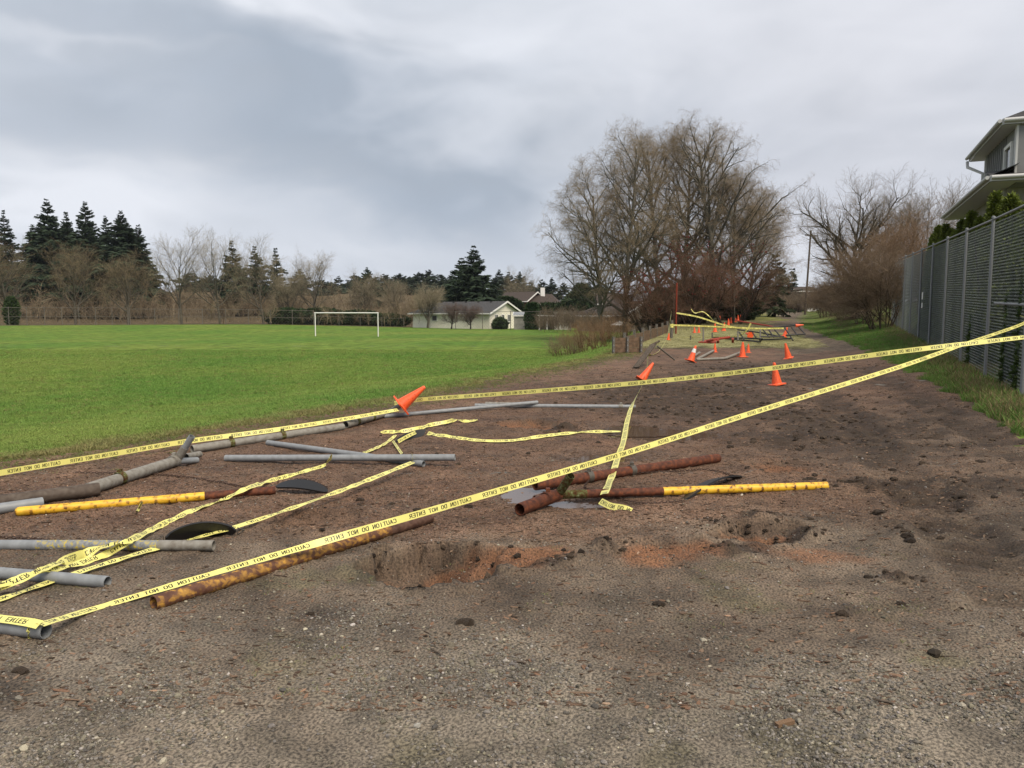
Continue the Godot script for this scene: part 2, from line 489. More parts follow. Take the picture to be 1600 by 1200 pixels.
func ground_color(x: float, d: float, g: float) -> Color:
	var a := nz_a.get_noise_2d(x * 0.8 + 13, d * 0.8)
	var b := nz_b.get_noise_2d(x * 0.4 + 3, d * 0.4)
	if g == 1.0:
		var big := nz_a.get_noise_2d(x * 0.09, d * 0.09 + 5)
		var c := Color(0.092, 0.172, 0.034).lerp(Color(0.145, 0.198, 0.046), clampf(0.5 + 1.1 * big + 0.5 * a, 0, 1))
		if d > 108.0 or (x < -18.0 and d > 89.5 + (x + 66.0) * 0.567): return Color(0.115, 0.088, 0.062) * (1.0 + 0.4 * a)
		var near := x - pw(d, A_EDGE)
		return c.lerp(Color(0.17, 0.15, 0.07), 0.75 * smoothstep(-0.7, 0.1, near + 0.5 * a + 0.4 * b))
	if g == 2.0:
		return Color(0.10, 0.155, 0.04).lerp(Color(0.15, 0.125, 0.065), clampf(0.35 + 0.9 * a + 0.3 * b, 0, 1))
	if g == 3.0:
		var c3 := Color(0.235, 0.225, 0.105).lerp(Color(0.28, 0.265, 0.135), clampf(0.5 + a, 0, 1))
		return c3.lerp(Color(0.10, 0.085, 0.055), clampf(smoothstep(29.5, 27.5, d + a * 2.0) + smoothstep(41, 48, d) * (0.45 + 0.6 * b), 0, 1))
	if g == 4.0:
		return Color(0.142, 0.110, 0.082) * (1.0 + 0.25 * a)
	var c := EARTH.lerp(GRAVEL, clampf(gravel_at(x, d) * 0.8 + 0.25 * a + 0.2, 0, 1))
	c = c.lerp(BARKCHIP, clampf(chips_at(x, d) * (0.85 + 0.4 * b), 0, 1))
	c = c.lerp(Color(0.11, 0.10, 0.05), 0.5 * smoothstep(0.25, 0.6, nz_a.get_noise_2d(x * 0.9 + 50, d * 0.9) + 0.3 * b) * smoothstep(5.5, 4.5, d))
	c *= 1.0 + 0.45 * nz_a.get_noise_2d(x * 0.35 + 91, d * 0.35) + 0.25 * a
	var wet := 0.0
	for off in [3.35, 4.75]:
		var across := absf(x - (off + 0.30 * (d - 6.0)))
		if across < 0.4 and d > 4.0 and d < 19.0: wet += 0.5 * smoothstep(0.4, 0.1, across)
	for f in churn:
		var dx: float = (x - f[0]) / f[2]; var dd: float = (d - f[1]) / f[3]
		var q := dx * dx + dd * dd
		if q < 4.0: wet += 1.4 * f[5] * exp(-q * 1.3)
	c = c.lerp(MUD, clampf(wet * (1.0 + 1.5 * b + 0.7 * a), 0, 0.9))
	for f in feats:
		var dx: float = x - f[0]; var dd: float = d - f[1]
		var ca: float = cos(f[4]); var sa: float = sin(f[4])
		var lx: float = (dx * ca + dd * sa) / f[2]; var ld: float = (-dx * sa + dd * ca) / f[3]
		var q := sqrt(lx * lx + ld * ld)
		if q > 1.9: continue
		if f[6] == 0:
			q += 0.36 * nz_b.get_noise_2d(x * 0.45 + 40.0, d * 0.45) + 0.22 * nz_b.get_noise_2d(x * 1.7, d * 1.7)
			c = c.lerp(Color(0.098, 0.066, 0.044), smoothstep(1.04, 0.92, q) * f[7])   # moist topsoil laid bare above the red clay
			if f[7] > 0.3: c = c.lerp(CLAY, smoothstep(0.86, 0.62, q + 0.45 * b + 0.3 * a) * 0.8)
		elif f[6] == 1:
			c = c.lerp(MUD, smoothstep(1.0, 0.55, q + 0.5 * b + 0.3 * a) * 0.9)
		elif f[6] == 3:   # bare clay smeared on the surface
			c = c.lerp(CLAY * 0.95, smoothstep(1.0, 0.4, q + 0.9 * b + 0.5 * a) * f[5])
		elif f[6] == 2:
			c = c.lerp(Color(0.10, 0.066, 0.048), smoothstep(1.5, 0.8, q + 0.3 * b) * 0.8)
	return c

func build_ground() -> void:
	var names := ["ground", "playing_field", "fence_bank", "playground_turf", "footpath"]
	var mats := [M.dirt, M.lawn, M.lawn, M.mat_green, M.path]
	var bs := []
	for i in 5: bs.append(MB.new())
	# nested sheets: x0, x1, d0, d1, step
	var patches := [[-6.4, 6.4, 1.2, 7.7, 0.032], [-12.0, 11.5, 7.7, 15.2, 0.07], [-16.0, 14.0, -4.3, 15.2, 0.5], [-30.0, 30.2, 15.2, 45.2, 0.2], [-80.0, 64.0, 45.2, 121.2, 1.0], [-420.0, 420.0, -60.0, 560.0, 5.0]]
	for pi in patches.size():
		var p: Array = patches[pi]
		var st: float = p[4]
		var nx := int(round((p[1] - p[0]) / st)) + 1
		var nd := int(round((p[3] - p[2]) / st)) + 1
		var hs := PackedFloat32Array(); hs.resize(nx * nd)
		var zn := PackedFloat32Array(); zn.resize(nx * nd)
		for j in nd:
			var d: float = p[2] + j * st
			for i in nx:
				var x: float = p[0] + i * st
				var g := grassy(x, d)
				zn[j * nx + i] = g
				var h := H(x, d)
				for k in pi:
					var q: Array = patches[k]
					var mg := 5.0 if st > 4.0 else 0.0
					if x > q[0] + 0.01 - mg and x < q[1] - 0.01 + mg and d > q[2] + 0.01 - mg and d < q[3] - 0.01 + mg:
						h -= 0.12 + mg * 0.14
						break
				hs[j * nx + i] = h
		if st < 0.3: sheets.append([p[0], p[1], p[2], p[3], st, nx, nd, hs, zn])
		var ids := []
		for z in 5:
			var a := PackedInt32Array(); a.resize(nx * nd); a.fill(-1); ids.append(a)
		for j in nd - 1:
			var d: float = p[2] + j * st
			for i in nx - 1:
				var x: float = p[0] + i * st
				var inside := false
				for k in pi:
					var q: Array = patches[k]
					if x >= q[0] - 0.001 and x + st <= q[1] + 0.001 and d >= q[2] - 0.001 and d + st <= q[3] + 0.001:
						inside = true
						break
				if inside: continue
				var z := int(zn[j * nx + i])
				var b: MB = bs[z]
				var corner := [0, 0, 0, 0]
				for e in 4:
					var ii: int = i + (e & 1); var jj: int = j + (e >> 1)
					var at: int = jj * nx + ii
					if ids[z][at] < 0:
						var xx: float = p[0] + ii * st; var dd: float = p[2] + jj * st
						var i0 := maxi(ii - 1, 0); var i1 := mini(ii + 1, nx - 1)
						var j0 := maxi(jj - 1, 0); var j1 := mini(jj + 1, nd - 1)
						var gx := (hs[jj * nx + i1] - hs[jj * nx + i0]) / (st * (i1 - i0))
						var gd := (hs[j1 * nx + ii] - hs[j0 * nx + ii]) / (st * (j1 - j0))
						b.col = ground_color(xx, dd, float(z)) * 2.1
						b.col.a = 1.0
						ids[z][at] = b.add(Vector3(xx, hs[at], -dd), Vector3(-gx, 1, gd).normalized())
					corner[e] = ids[z][at]
				# 0 near-left, 1 near-right, 2 far-left, 3 far-right; clockwise from above
				b.ix.append_array([corner[0], corner[2], corner[1], corner[1], corner[2], corner[3]])
	for z in 5:
		if bs[z].v.size():
			tag(part(names[z], bs[z], mats[z], self), "", "", "", "structure")

func rand_turn(flat := false) -> Basis:
	if flat:
		return Basis(Vector3.UP, rng.randf() * TAU) * Basis(Vector3.RIGHT, rng.randfn(0, 0.25)) * Basis(Vector3.BACK, rng.randfn(0, 0.25))
	return Basis(Quaternion(Vector3(rng.randfn(), rng.randfn(), rng.randfn()).normalized(), rng.randf() * TAU))

func pebble_mesh(sd: int) -> ArrayMesh:
	var s := SphereMesh.new()
	s.radius = 1.0; s.height = 2.0; s.radial_segments = 7; s.rings = 4
	var arr := s.get_mesh_arrays()
	var v: PackedVector3Array = arr[Mesh.ARRAY_VERTEX]
	var f := noise(0.9, 3, sd)
	for i in v.size():
		v[i] = v[i] * (1.0 + 0.55 * f.get_noise_3dv(v[i])) * Vector3(1.0, 0.7, 0.8)
	var stl := SurfaceTool.new()
	stl.begin(Mesh.PRIMITIVE_TRIANGLES)
	var ixs: PackedInt32Array = arr[Mesh.ARRAY_INDEX]
	stl.set_smooth_group(-1)
	for i in ixs: 
		stl.set_smooth_group(-1)
		stl.add_vertex(v[i])
	stl.generate_normals()
	return stl.commit()

func chip_mesh(sd: int) -> ArrayMesh:
	var r := RandomNumberGenerator.new(); r.seed = sd
	var b := MB.new()
	var pts := []
	for k in 6:
		var a := TAU * k / 6.0
		pts.append(Vector2(cos(a) * r.randf_range(0.75, 1.1), sin(a) * r.randf_range(0.22, 0.42)))
	for k in 6:
		var p: Vector2 = pts[k]; var q: Vector2 = pts[(k + 1) % 6]
		var up := Vector3(0, 0.12, 0)
		b.tri(up, Vector3(q.x, 0.08, q.y), Vector3(p.x, 0.08, p.y))
		b.quad(Vector3(p.x, 0.08, p.y), Vector3(q.x, 0.08, q.y), Vector3(q.x, -0.1, q.y), Vector3(p.x, -0.1, p.y))
	return b.mesh()

func in_frame(x: float, d: float, extra := 0.5) -> bool:
	return absf(x) < d * 0.68 + extra

func scatter() -> void:
	# gravel
	for v in 3:
		var where := []; var cols := []
		var m := pebble_mesh(60 + v)
		var tries := 80000
		for i in tries:
			var d := 2.1 + 6.5 * pow(rng.randf(), 1.25)
			var x := rng.randf_range(-1, 1) * (d * 0.68 + 0.4)
			if ZZ(x, d) != 0.0: continue
			var g := gravel_at(x, d)
			if rng.randf() > 0.06 + 0.94 * g * smoothstep(-0.35, 0.45, nz_b.get_noise_2d(x * 0.35 + 17.0, d * 0.35) + 0.8 * nz_a.get_noise_2d(x + 4.0, d)): continue
			var s := 0.0024 + 0.0062 * pow(rng.randf(), 3.0)
			if rng.randf() < 0.02: s *= 2.0
			if rng.randf() < 0.004: s = rng.randf_range(0.007, 0.014)
			var t := rand_turn(true).scaled(Vector3(s * rng.randf_range(0.8, 1.4), s, s))
			where.append(Transform3D(t, Vector3(x, HH(x, d) + s * 0.25, -d)))
			var k := rng.randf_range(0.07, 0.24) if rng.randf() < 0.93 else rng.randf_range(0.25, 0.48)
			cols.append(Color(k * 1.10, k, k * rng.randf_range(0.72, 0.95)) * 1.5)
		tag(copies("gravel", m, M.stone, where, cols, self), "loose grey and pale gravel lying on the trodden earth", "gravel", "", "stuff")
	# bark chips
	for v in 3:
		var where := []; var cols := []
		var m := chip_mesh(80 + v)
		for i in 60000:
			var d := 3.0 + 17.0 * pow(rng.randf(), 1.5)
			var x := rng.randf_range(-1, 1) * (d * 0.68 + 0.3)
			if ZZ(x, d) != 0.0: continue
			if rng.randf() > 0.10 + 0.9 * chips_at(x, d): continue
			var s := 0.007 + 0.016 * pow(rng.randf(), 2.0)
			var t := rand_turn(true).scaled(Vector3(s * rng.randf_range(0.9, 1.7) * (2.6 if rng.randf() < 0.05 else 1.0), s, s * rng.randf_range(0.5, 1.1)))
			where.append(Transform3D(t, Vector3(x, HH(x, d) + s * 0.06, -d)))
			var k := rng.randf_range(0.3, 1.6)
			if rng.randf() < 0.06: k *= 1.7
			var hue := rng.randf()
			cols.append(Color(0.145, 0.083, 0.053).lerp(Color(0.165, 0.115, 0.08), hue) * k * 1.4)
		tag(copies("bark_chips", m, M.chip, where, cols, self), "reddish brown bark chips strewn over the play area", "bark chips", "", "stuff")
	# clods of mud round the pits
	var cw := []; var cc := []
	for f in feats:
		if f[6] != 1 and f[6] != 0: continue
		var many := int(f[2] * f[3] * (1300 if f[6] == 1 else 260))
		for i in many:
			var a := rng.randf() * TAU; var r := sqrt(rng.randf()) * 1.05
			if f[6] == 0: r = rng.randf_range(0.85, 1.25)
			var lx := cos(a) * r * float(f[2]); var ld := sin(a) * r * float(f[3])
			var x: float = f[0] + lx * cos(f[4]) - ld * sin(f[4]); var d: float = f[1] + lx * sin(f[4]) + ld * cos(f[4])
			var s := 0.004 + 0.020 * pow(rng.randf(), 4.0)
			cw.append(Transform3D(rand_turn().scaled(Vector3(s * 1.3, s, s)), Vector3(x, HH(x, d) + s * 0.2, -d)))
			cc.append(MUD.lerp(EARTH, rng.randf()) * rng.randf_range(1.0, 1.8))
	for f in churn:
		for i in int(f[2] * f[3] * 150.0 * f[4]):
			var x: float = f[0] + rng.randfn(0, 0.6) * f[2]; var d: float = f[1] + rng.randfn(0, 0.6) * f[3]
			if ZZ(x, d) != 0.0: continue
			var s := 0.007 + 0.034 * pow(rng.randf(), 3.5)
			cw.append(Transform3D(rand_turn().scaled(Vector3(s * 1.4, s * 0.8, s)), Vector3(x, HH(x, d) + s * 0.15, -d)))
			cc.append(MUD.lerp(EARTH, 0.25 + 0.6 * rng.randf()) * rng.randf_range(1.0, 1.6))
	tag(copies("mud_clods", pebble_mesh(77), M.clod, cw, cc, self), "dark crumbled clods of mud thrown up round the pits", "mud clods", "", "stuff")

func tuft_mesh(sd: int, blades: int, spread: float, lean: float, wide: float) -> ArrayMesh:   # blades about 1 high
	var r := RandomNumberGenerator.new(); r.seed = sd
	var b := MB.new()
	for k in blades:
		var a := r.randf() * TAU
		var p := Vector3(cos(a), 0, sin(a)) * spread * sqrt(r.randf())
		var h := r.randf_range(0.55, 1.0)
		var l := Vector3(r.randfn(), 0, r.randfn()) * lean * h
		var side := Vector3(r.randfn(), 0, r.randfn()).normalized() * wide
		var m := p + l * 0.35 + Vector3(0, h * 0.55, 0)
		var e := p + l + Vector3(0, h, 0)
		b.col = Color(1, 1, 1) * r.randf_range(0.75, 1.2)
		b.quad(p - side, p + side, m + side * 0.7, m - side * 0.7)
		b.tri(m - side * 0.7, m + side * 0.7, e)
	return b.mesh()

func grass() -> void:
	var meshes := [tuft_mesh(5, 16, 0.9, 0.5, 0.055), tuft_mesh(6, 16, 0.9, 0.6, 0.055)]
	for v in 2:
		var where := []; var cols := []
		for i in 60000:
			var d := 7.0 + 33.0 * pow(rng.randf(), 1.5)
			var xe := pw(d, A_EDGE)
			var x := lerpf(-d * 0.68 - 0.5, xe + 0.8, rng.randf())
			if ZZ(x, d) != 1.0: continue
			var edge := smoothstep(-0.9, 0.2, x - xe)
			if rng.randf() < edge * 0.6: continue
			var s := rng.randf_range(0.028, 0.05) * (1.0 + d * 0.012)
			where.append(Transform3D(Basis(Vector3.UP, rng.randf() * TAU).scaled(Vector3(s * 1.5, s, s * 1.5)), Vector3(x, HH(x, d) - 0.004, -d)))
			var c := ground_color(x, d, 1.0) * rng.randf_range(1.05, 1.75)
			if rng.randf() < 0.06 + 0.35 * edge: c = Color(0.22, 0.19, 0.08) * rng.randf_range(0.7, 1.2)
			cols.append(c)
		tag(copies("grass", meshes[v], M.blade, where, cols, self), "short green turf of the playing field", "grass", "", "stuff")
	# sparse blades creeping into the dirt at the edge and on the old green mat
	var bw := []; var bc := []; var tw := []; var tc := []
	for i in 26000:   # rough grass along the fence
		var d := 9.0 + 45.0 * pow(rng.randf(), 1.4)
		var fx := fence_x(d)
		var x := rng.randf_range(fx - pw(d, A_GRASS) - 0.3, fx + 0.6)
		if ZZ(x, d) != 2.0: continue
		var near := smoothstep(1.1, 0.2, fx - x)
		var s := rng.randf_range(0.05, 0.11) * (1.0 + 1.6 * near * rng.randf())
		var dry := rng.randf() < 0.12 + 0.5 * near
		var t := Transform3D(Basis(Vector3.UP, rng.randf() * TAU).scaled(Vector3(s, s, s)), Vector3(x, HH(x, d) - 0.005, -d))
		bw.append(t)
		bc.append((Color(0.23, 0.18, 0.09) if dry else Color(0.12, 0.22, 0.045)) * rng.randf_range(0.65, 1.35))
	tag(copies("rough_grass", tuft_mesh(8, 18, 0.8, 0.45, 0.035), M.blade, bw, bc, self), "rough green and dry tan grass along the foot of the fence", "grass", "", "stuff")
	for i in 9000:
		var d := 5.0 + 22.0 * pow(rng.randf(), 1.3)
		var x := pw(d, A_EDGE) + 0.1 + absf(rng.randfn(0, 0.5))
		if ZZ(x, d) != 0.0: continue
		var s := rng.randf_range(0.02, 0.04)
		tw.append(Transform3D(Basis(Vector3.UP, rng.randf() * TAU).scaled(Vector3(s, s, s)), Vector3(x, HH(x, d) - 0.004, -d)))
		tc.append(Color(0.16, 0.16, 0.06).lerp(Color(0.12, 0.19, 0.045), rng.randf()) * rng.randf_range(0.7, 1.3))
	for i in 14000:
		var d := rng.randf_range(27.0, 55.0)
		var x := rng.randf_range(pw(d, A_EDGE), fence_x(d) - 2.0)
		if ZZ(x, d) != 3.0: continue
		var s := rng.randf_range(0.02, 0.05) * (1.0 + smoothstep(40, 44, d))
		tw.append(Transform3D(Basis(Vector3.UP, rng.randf() * TAU).scaled(Vector3(s * 2.0, s, s * 2.0)), Vector3(x, HH(x, d) - 0.006, -d)))
		tc.append(ground_color(x, d, 3.0) * rng.randf_range(0.9, 1.5))
	for i in 1600:   # moss and seedlings in the gravel
		var d := rng.randf_range(3.0, 5.2)
		var x := rng.randf_range(-1, 1) * d * 0.68
		if nz_a.get_noise_2d(x * 0.9 + 50, d * 0.9) < 0.22: continue
		var s := rng.randf_range(0.008, 0.018)
		tw.append(Transform3D(Basis(Vector3.UP, rng.randf() * TAU).scaled(Vector3(s * 1.4, s, s * 1.4)), Vector3(x, HH(x, d) - 0.002, -d)))
		tc.append(Color(0.17, 0.19, 0.07) * rng.randf_range(0.7, 1.3))
	tag(copies("sparse_grass", tuft_mesh(9, 9, 0.9, 0.6, 0.05), M.blade, tw, tc, self), "thin sparse grass creeping over the dirt and the worn turf", "grass", "", "stuff")

# ---------- trees ----------
var sprays := {}

func runit() -> Vector3:
	return Vector3(rng.randfn(), rng.randfn(), rng.randfn()).normalized()

func spray_mesh(sd: int, droop: float, thick: float, kids: int, buds: float) -> ArrayMesh:   # a spray of bare twigs, 1 long, up +Y
	var keep := rng.state
	rng.seed = sd
	var b := MB.new()
	var main := PackedVector3Array([Vector3.ZERO]); var rad := PackedFloat32Array([thick])
	var d := Vector3.UP
	for i in 5:
		d = (d + runit() * 0.22 + Vector3(0, -droop, 0)).normalized()
		main.append(main[i] + d * 0.2); rad.append(thick * (1.0 - 0.16 * (i + 1)))
	b.col = Color(1, 1, 1)
	b.tube(main, rad, 3)
	for k in kids:
		var t := 0.12 + 0.85 * (k + rng.randf()) / kids
		var i := mini(int(t * 5), 4)
		var p := main[i].lerp(main[i + 1], t * 5 - i)
		var ax := (main[i + 1] - main[i]).normalized()
		var out := (ax.cross(runit())).normalized()
		var dir := (ax * 0.75 + out * rng.randf_range(0.6, 1.1)).normalized()
		var l := (0.55 - 0.35 * t) * rng.randf_range(0.7, 1.3)
		var q := PackedVector3Array([p]); var qr := PackedFloat32Array([thick * 0.5])
		for s in 3:
			dir = (dir + runit() * 0.25 + Vector3(0, -droop * 1.3, 0)).normalized()
			q.append(q[s] + dir * l / 3.0); qr.append(thick * (0.5 - 0.12 * (s + 1)))
		b.tube(q, qr, 3)
		for s in 3:
			var e := (dir + runit() * 0.9).normalized()
			var st := q[1 + s % 3]
			b.tube(PackedVector3Array([st, st + (e + Vector3(0, -droop, 0)) * l * 0.35]), PackedFloat32Array([thick * 0.3, thick * 0.16]), 3)
			if buds > 0.0 and rng.randf() < 0.7:
				var bp := st + e * l * 0.33
				b.tube(PackedVector3Array([bp, bp + Vector3(rng.randfn() * 0.01, -buds, rng.randfn() * 0.01)]), PackedFloat32Array([buds * 0.22, buds * 0.14]), 3)
	rng.state = keep
	return b.mesh()

func basis_along(d: Vector3, roll: float, s: float) -> Basis:
	var x := d.cross(Vector3.UP if absf(d.y) < 0.95 else Vector3.RIGHT).normalized()
	return (Basis(d, roll) * Basis(x, d, x.cross(d))).scaled(Vector3.ONE * s)

# o: levels, segs, kids, ang, ratio, trop, wig, sides, start, tips, tipsize, droop
func grow(b: MB, tips: Array, p: Vector3, dir: Vector3, length: float, rad: float, lv: int, o: Dictionary) -> void:
	var segs: int = o.segs[lv]
	var pts := PackedVector3Array([p]); var rads := PackedFloat32Array([rad])
	var d := dir
	for i in segs:
		d = (d + runit() * o.wig[lv] + Vector3.UP * o.trop[lv]).normalized()
		pts.append(pts[i] + d * length / segs)
		rads.append(rad * lerpf(1.0, 0.3, float(i + 1) / segs))
	b.tube(pts, rads, o.sides[lv])
	if lv < o.levels - 1:
		var n: int = o.kids[lv]
		for k in n:
			var t := lerpf(o.start[lv], 1.0, (k + rng.randf()) / n)
			var f := t * segs
			var i := mini(int(f), segs - 1)
			var q := pts[i].lerp(pts[i + 1], f - i)
			var ax := (pts[i + 1] - pts[i]).normalized()
			var x := ax.cross(Vector3.RIGHT if absf(ax.x) < 0.9 else Vector3.UP).normalized()
			var out := x.rotated(ax, k * 2.4 + rng.randf() * 0.9)
			var ang: float = o.ang[lv] * rng.randf_range(0.75, 1.25) * (1.0 - 0.35 * t)
			grow(b, tips, q, (ax * cos(ang) + out * sin(ang)).normalized(), length * o.ratio[lv] * rng.randf_range(0.75, 1.15) * (1.0 - o.shrink[lv] * t), rads[i] * 0.62, lv + 1, o)
	if lv >= o.levels - 2:
		var nt: int = o.tips[lv - o.levels + 2]
		for k in nt:
			var t := lerpf(0.25, 1.0, (k + rng.randf()) / nt)
			var f := t * segs
			var i := mini(int(f), segs - 1)
			var q := pts[i].lerp(pts[i + 1], f - i)
			var ax := (pts[i + 1] - pts[i]).normalized()
			var dd := (ax + runit() * 0.55 + Vector3(0, o.droop, 0)).normalized()
			tips.append(Transform3D(basis_along(dd, rng.randf() * TAU, o.tipsize * rng.randf_range(0.6, 1.2)), q))

func opts(kind: String) -> Dictionary:
	match kind:
		"alder":
			return {"levels": 4, "segs": [10, 7, 5, 3], "kids": [28, 8, 4], "ang": [1.05, 0.75, 0.75], "ratio": [0.60, 0.48, 0.5], "shrink": [0.66, 0.45, 0.4], "trop": [0.02, 0.045, -0.02, -0.06], "wig": [0.06, 0.10, 0.15, 0.2], "sides": [8, 5, 4, 3], "start": [0.14, 0.2, 0.2], "tips": [1, 2], "tipsize": 0.85, "droop": -0.25, "spray": "alder"}
		"vase":
			return {"levels": 4, "segs": [6, 8, 5, 3], "kids": [13, 8, 5], "ang": [0.95, 0.62, 0.7], "ratio": [0.95, 0.42, 0.5], "shrink": [0.35, 0.4, 0.4], "trop": [0.02, 0.06, 0.03, 0.0], "wig": [0.05, 0.09, 0.15, 0.2], "sides": [7, 4, 3, 3], "start": [0.22, 0.2, 0.2], "tips": [1, 1], "tipsize": 1.3, "droop": 0.15, "spray": "plain"}
		"apple":
			return {"levels": 4, "segs": [5, 7, 5, 3], "kids": [13, 9, 5], "ang": [1.0, 0.8, 0.8], "ratio": [1.1, 0.5, 0.5], "shrink": [0.3, 0.4, 0.4], "trop": [0.02, 0.03, 0.05, 0.06], "wig": [0.14, 0.2, 0.25, 0.25], "sides": [8, 5, 4, 3], "start": [0.35, 0.15, 0.2], "tips": [1, 2], "tipsize": 0.9, "droop": 0.25, "spray": "plain"}
		"bush":
			return {"levels": 3, "segs": [4, 4, 3], "kids": [6, 5], "ang": [0.7, 0.8], "ratio": [0.6, 0.55], "shrink": [0.4, 0.4], "trop": [0.03, 0.02, 0.0], "wig": [0.2, 0.25, 0.25], "sides": [4, 3, 3], "start": [0.15, 0.15], "tips": [4, 4], "tipsize": 0.7, "droop": 0.1, "spray": "plain"}
	return {}

func bare_tree(called: String, kind: String, base: Vector3, height: float, trunk_r: float, label: String, group: String, tint: Color, bark: Color, sd: int, change := {}) -> Node3D:
	rng.seed = sd
	var o := opts(kind)
	o.merge(change, true)
	var t := thing(called, base, label, "tree", group)
	var b := MB.new()
	var tips := []
	b.col = bark
	var stems: int = o.get("stems", 1)
	for s in stems:
		var dir := Vector3.UP
		var lean: float = o.get("lean", 0.03)
		var at := Vector3(0, -0.15, 0)
		if stems > 1:
			var a := TAU * s / stems + rng.randf()
			at += Vector3(cos(a), 0, sin(a)) * o.get("clump", 0.3)
			dir = (dir + Vector3(cos(a), 0, sin(a)) * rng.randf_range(0.3, 1.0) * o.get("flare", 0.6)).normalized()
		else:
			dir = (dir + Vector3(rng.randfn(), 0, rng.randfn()) * lean).normalized()
		grow(b, tips, at, dir, height * o.get("bole", 0.86) * (1.0 if stems == 1 else rng.randf_range(0.75, 1.05)), trunk_r, 0, o)
	part("trunk", b, M.bark, t)
	crown(t, tips, o.spray, tint)
	return t

func crown(t: Node3D, tips: Array, spray: String, tint: Color) -> void:
	for v in 2:
		var w := []; var c := []
		for i in range(v, tips.size(), 2):
			w.append(tips[i])
			c.append(tint * rng.randf_range(0.7, 1.3))
		if w.size():
			tag(copies("crown", sprays[spray][v], M.twig, w, c, t), "", "", "", "stuff")

func frond_mesh(sd: int) -> ArrayMesh:   # a conifer bough, 1 long along +X, drooping side twigs thick with needles
	var r := RandomNumberGenerator.new(); r.seed = sd
	var b := MB.new()
	b.col = Color(0.5, 0.35, 0.22)
	b.tube(PackedVector3Array([Vector3.ZERO, Vector3(0.5, 0.03, 0), Vector3(1, -0.04, 0)]), PackedFloat32Array([0.022, 0.014, 0.005]), 3)
	for k in 26:
		var t := 0.18 + 0.82 * k / 25.0
		for sg in [-1.0, 1.0]:
			if r.randf() < 0.12: continue
			var p := Vector3(t, 0.03 - 0.06 * t * t, 0)
			var l := 0.36 * sin(PI * minf(1.0, 0.22 + 0.78 * (1.0 - t))) * r.randf_range(0.6, 1.2) + 0.05
			var e := p + Vector3(l * r.randf_range(0.4, 0.8), -l * r.randf_range(0.05, 0.55), sg * l * 0.9)
			var side := (e - p).cross(Vector3(r.randfn() * 0.5, 1, r.randfn() * 0.5)).normalized() * r.randf_range(0.03, 0.055)
			var m := p.lerp(e, 0.5)
			b.col = Color(1, 1, 1) * r.randf_range(0.65, 1.25)
			b.tri(p, m + side, m - side)
			b.tri(e, m - side, m + side)
			var up := Vector3(0, r.randf_range(0.03, 0.08), 0)
			b.tri(p, e, m + up)
	return b.mesh()

func conifer(base: Vector3, height: float, spread: float, label: String, group: String, tint: Color, sd: int, ragged := 0.25, bare := 0.12) -> Node3D:
	rng.seed = sd
	var t := thing("conifer_tree", base, label, "tree", group)
	var b := MB.new()
	b.col = Color(0.10, 0.075, 0.06)
	var p := PackedVector3Array(); var r := PackedFloat32Array()
	var wob := Vector3(rng.randfn(), 0, rng.randfn()) * height * 0.008
	for i in 9:
		var k := i / 8.0
		p.append(Vector3(0, height * k - 0.3, 0) + wob * sin(k * 4.0)); r.append(height * 0.018 * (1.0 - k) + 0.02)
	b.tube(p, r, 6)
	part("trunk", b, M.bark, t)
	for v in 2:
		var w := []; var c := []
		var levels := int(height * 2.1)
		for l in levels:
			var k := bare + (1.0 - bare) * (l + rng.randf()) / levels
			var reach := spread * pow(1.0 - k, 0.85) * (0.35 + 0.65 * smoothstep(bare - 0.1, bare + 0.2, k))
			var gap := nz_a.get_noise_2d(l * 1.1 + sd, sd * 3.0)
			reach *= 1.0 + ragged * 1.6 * gap
			for a in 7:
				if rng.randf() < 0.10 + ragged * 0.3: continue
				var az := rng.randf() * TAU
				var len := maxf(0.35, reach * rng.randf_range(0.65, 1.2))
				var tilt := lerpf(-0.35, 0.55, k) + rng.randfn() * 0.22
				var bs := Basis(Vector3.UP, az) * Basis(Vector3.BACK, tilt)
				w.append(Transform3D(bs.scaled_local(Vector3(len, maxf(len, 0.8) * 1.1, len * rng.randf_range(0.8, 1.1))), Vector3(0, height * k * 0.985, 0) + wob * sin(k * 4.0)))
				c.append(tint * rng.randf_range(0.7, 1.3))
		tag(copies("crown", sprays.frond[v], M.leaf, w, c, t), "", "", "", "stuff")
	return t

func flake_mesh(sd: int) -> ArrayMesh:   # a tuft of scale leaves, about 1 across, pointing up
	var r := RandomNumberGenerator.new(); r.seed = sd
	var b := MB.new()
	for k in 12:
		var d := Vector3(r.randfn() * 0.6, r.randf_range(0.3, 1.2), r.randfn() * 0.6).normalized()
		var l := r.randf_range(0.5, 1.0)
		var side := d.cross(runit_of(r)).normalized() * r.randf_range(0.08, 0.16)
		b.col = Color(1, 1, 1) * r.randf_range(0.6, 1.3)
		b.tri(Vector3.ZERO, d * l * 0.6 + side, d * l * 0.6 - side)
		b.tri(d * l, d * l * 0.6 - side, d * l * 0.6 + side)
	return b.mesh()

func runit_of(r: RandomNumberGenerator) -> Vector3:
	return Vector3(r.randfn(), r.randfn(), r.randfn()).normalized()

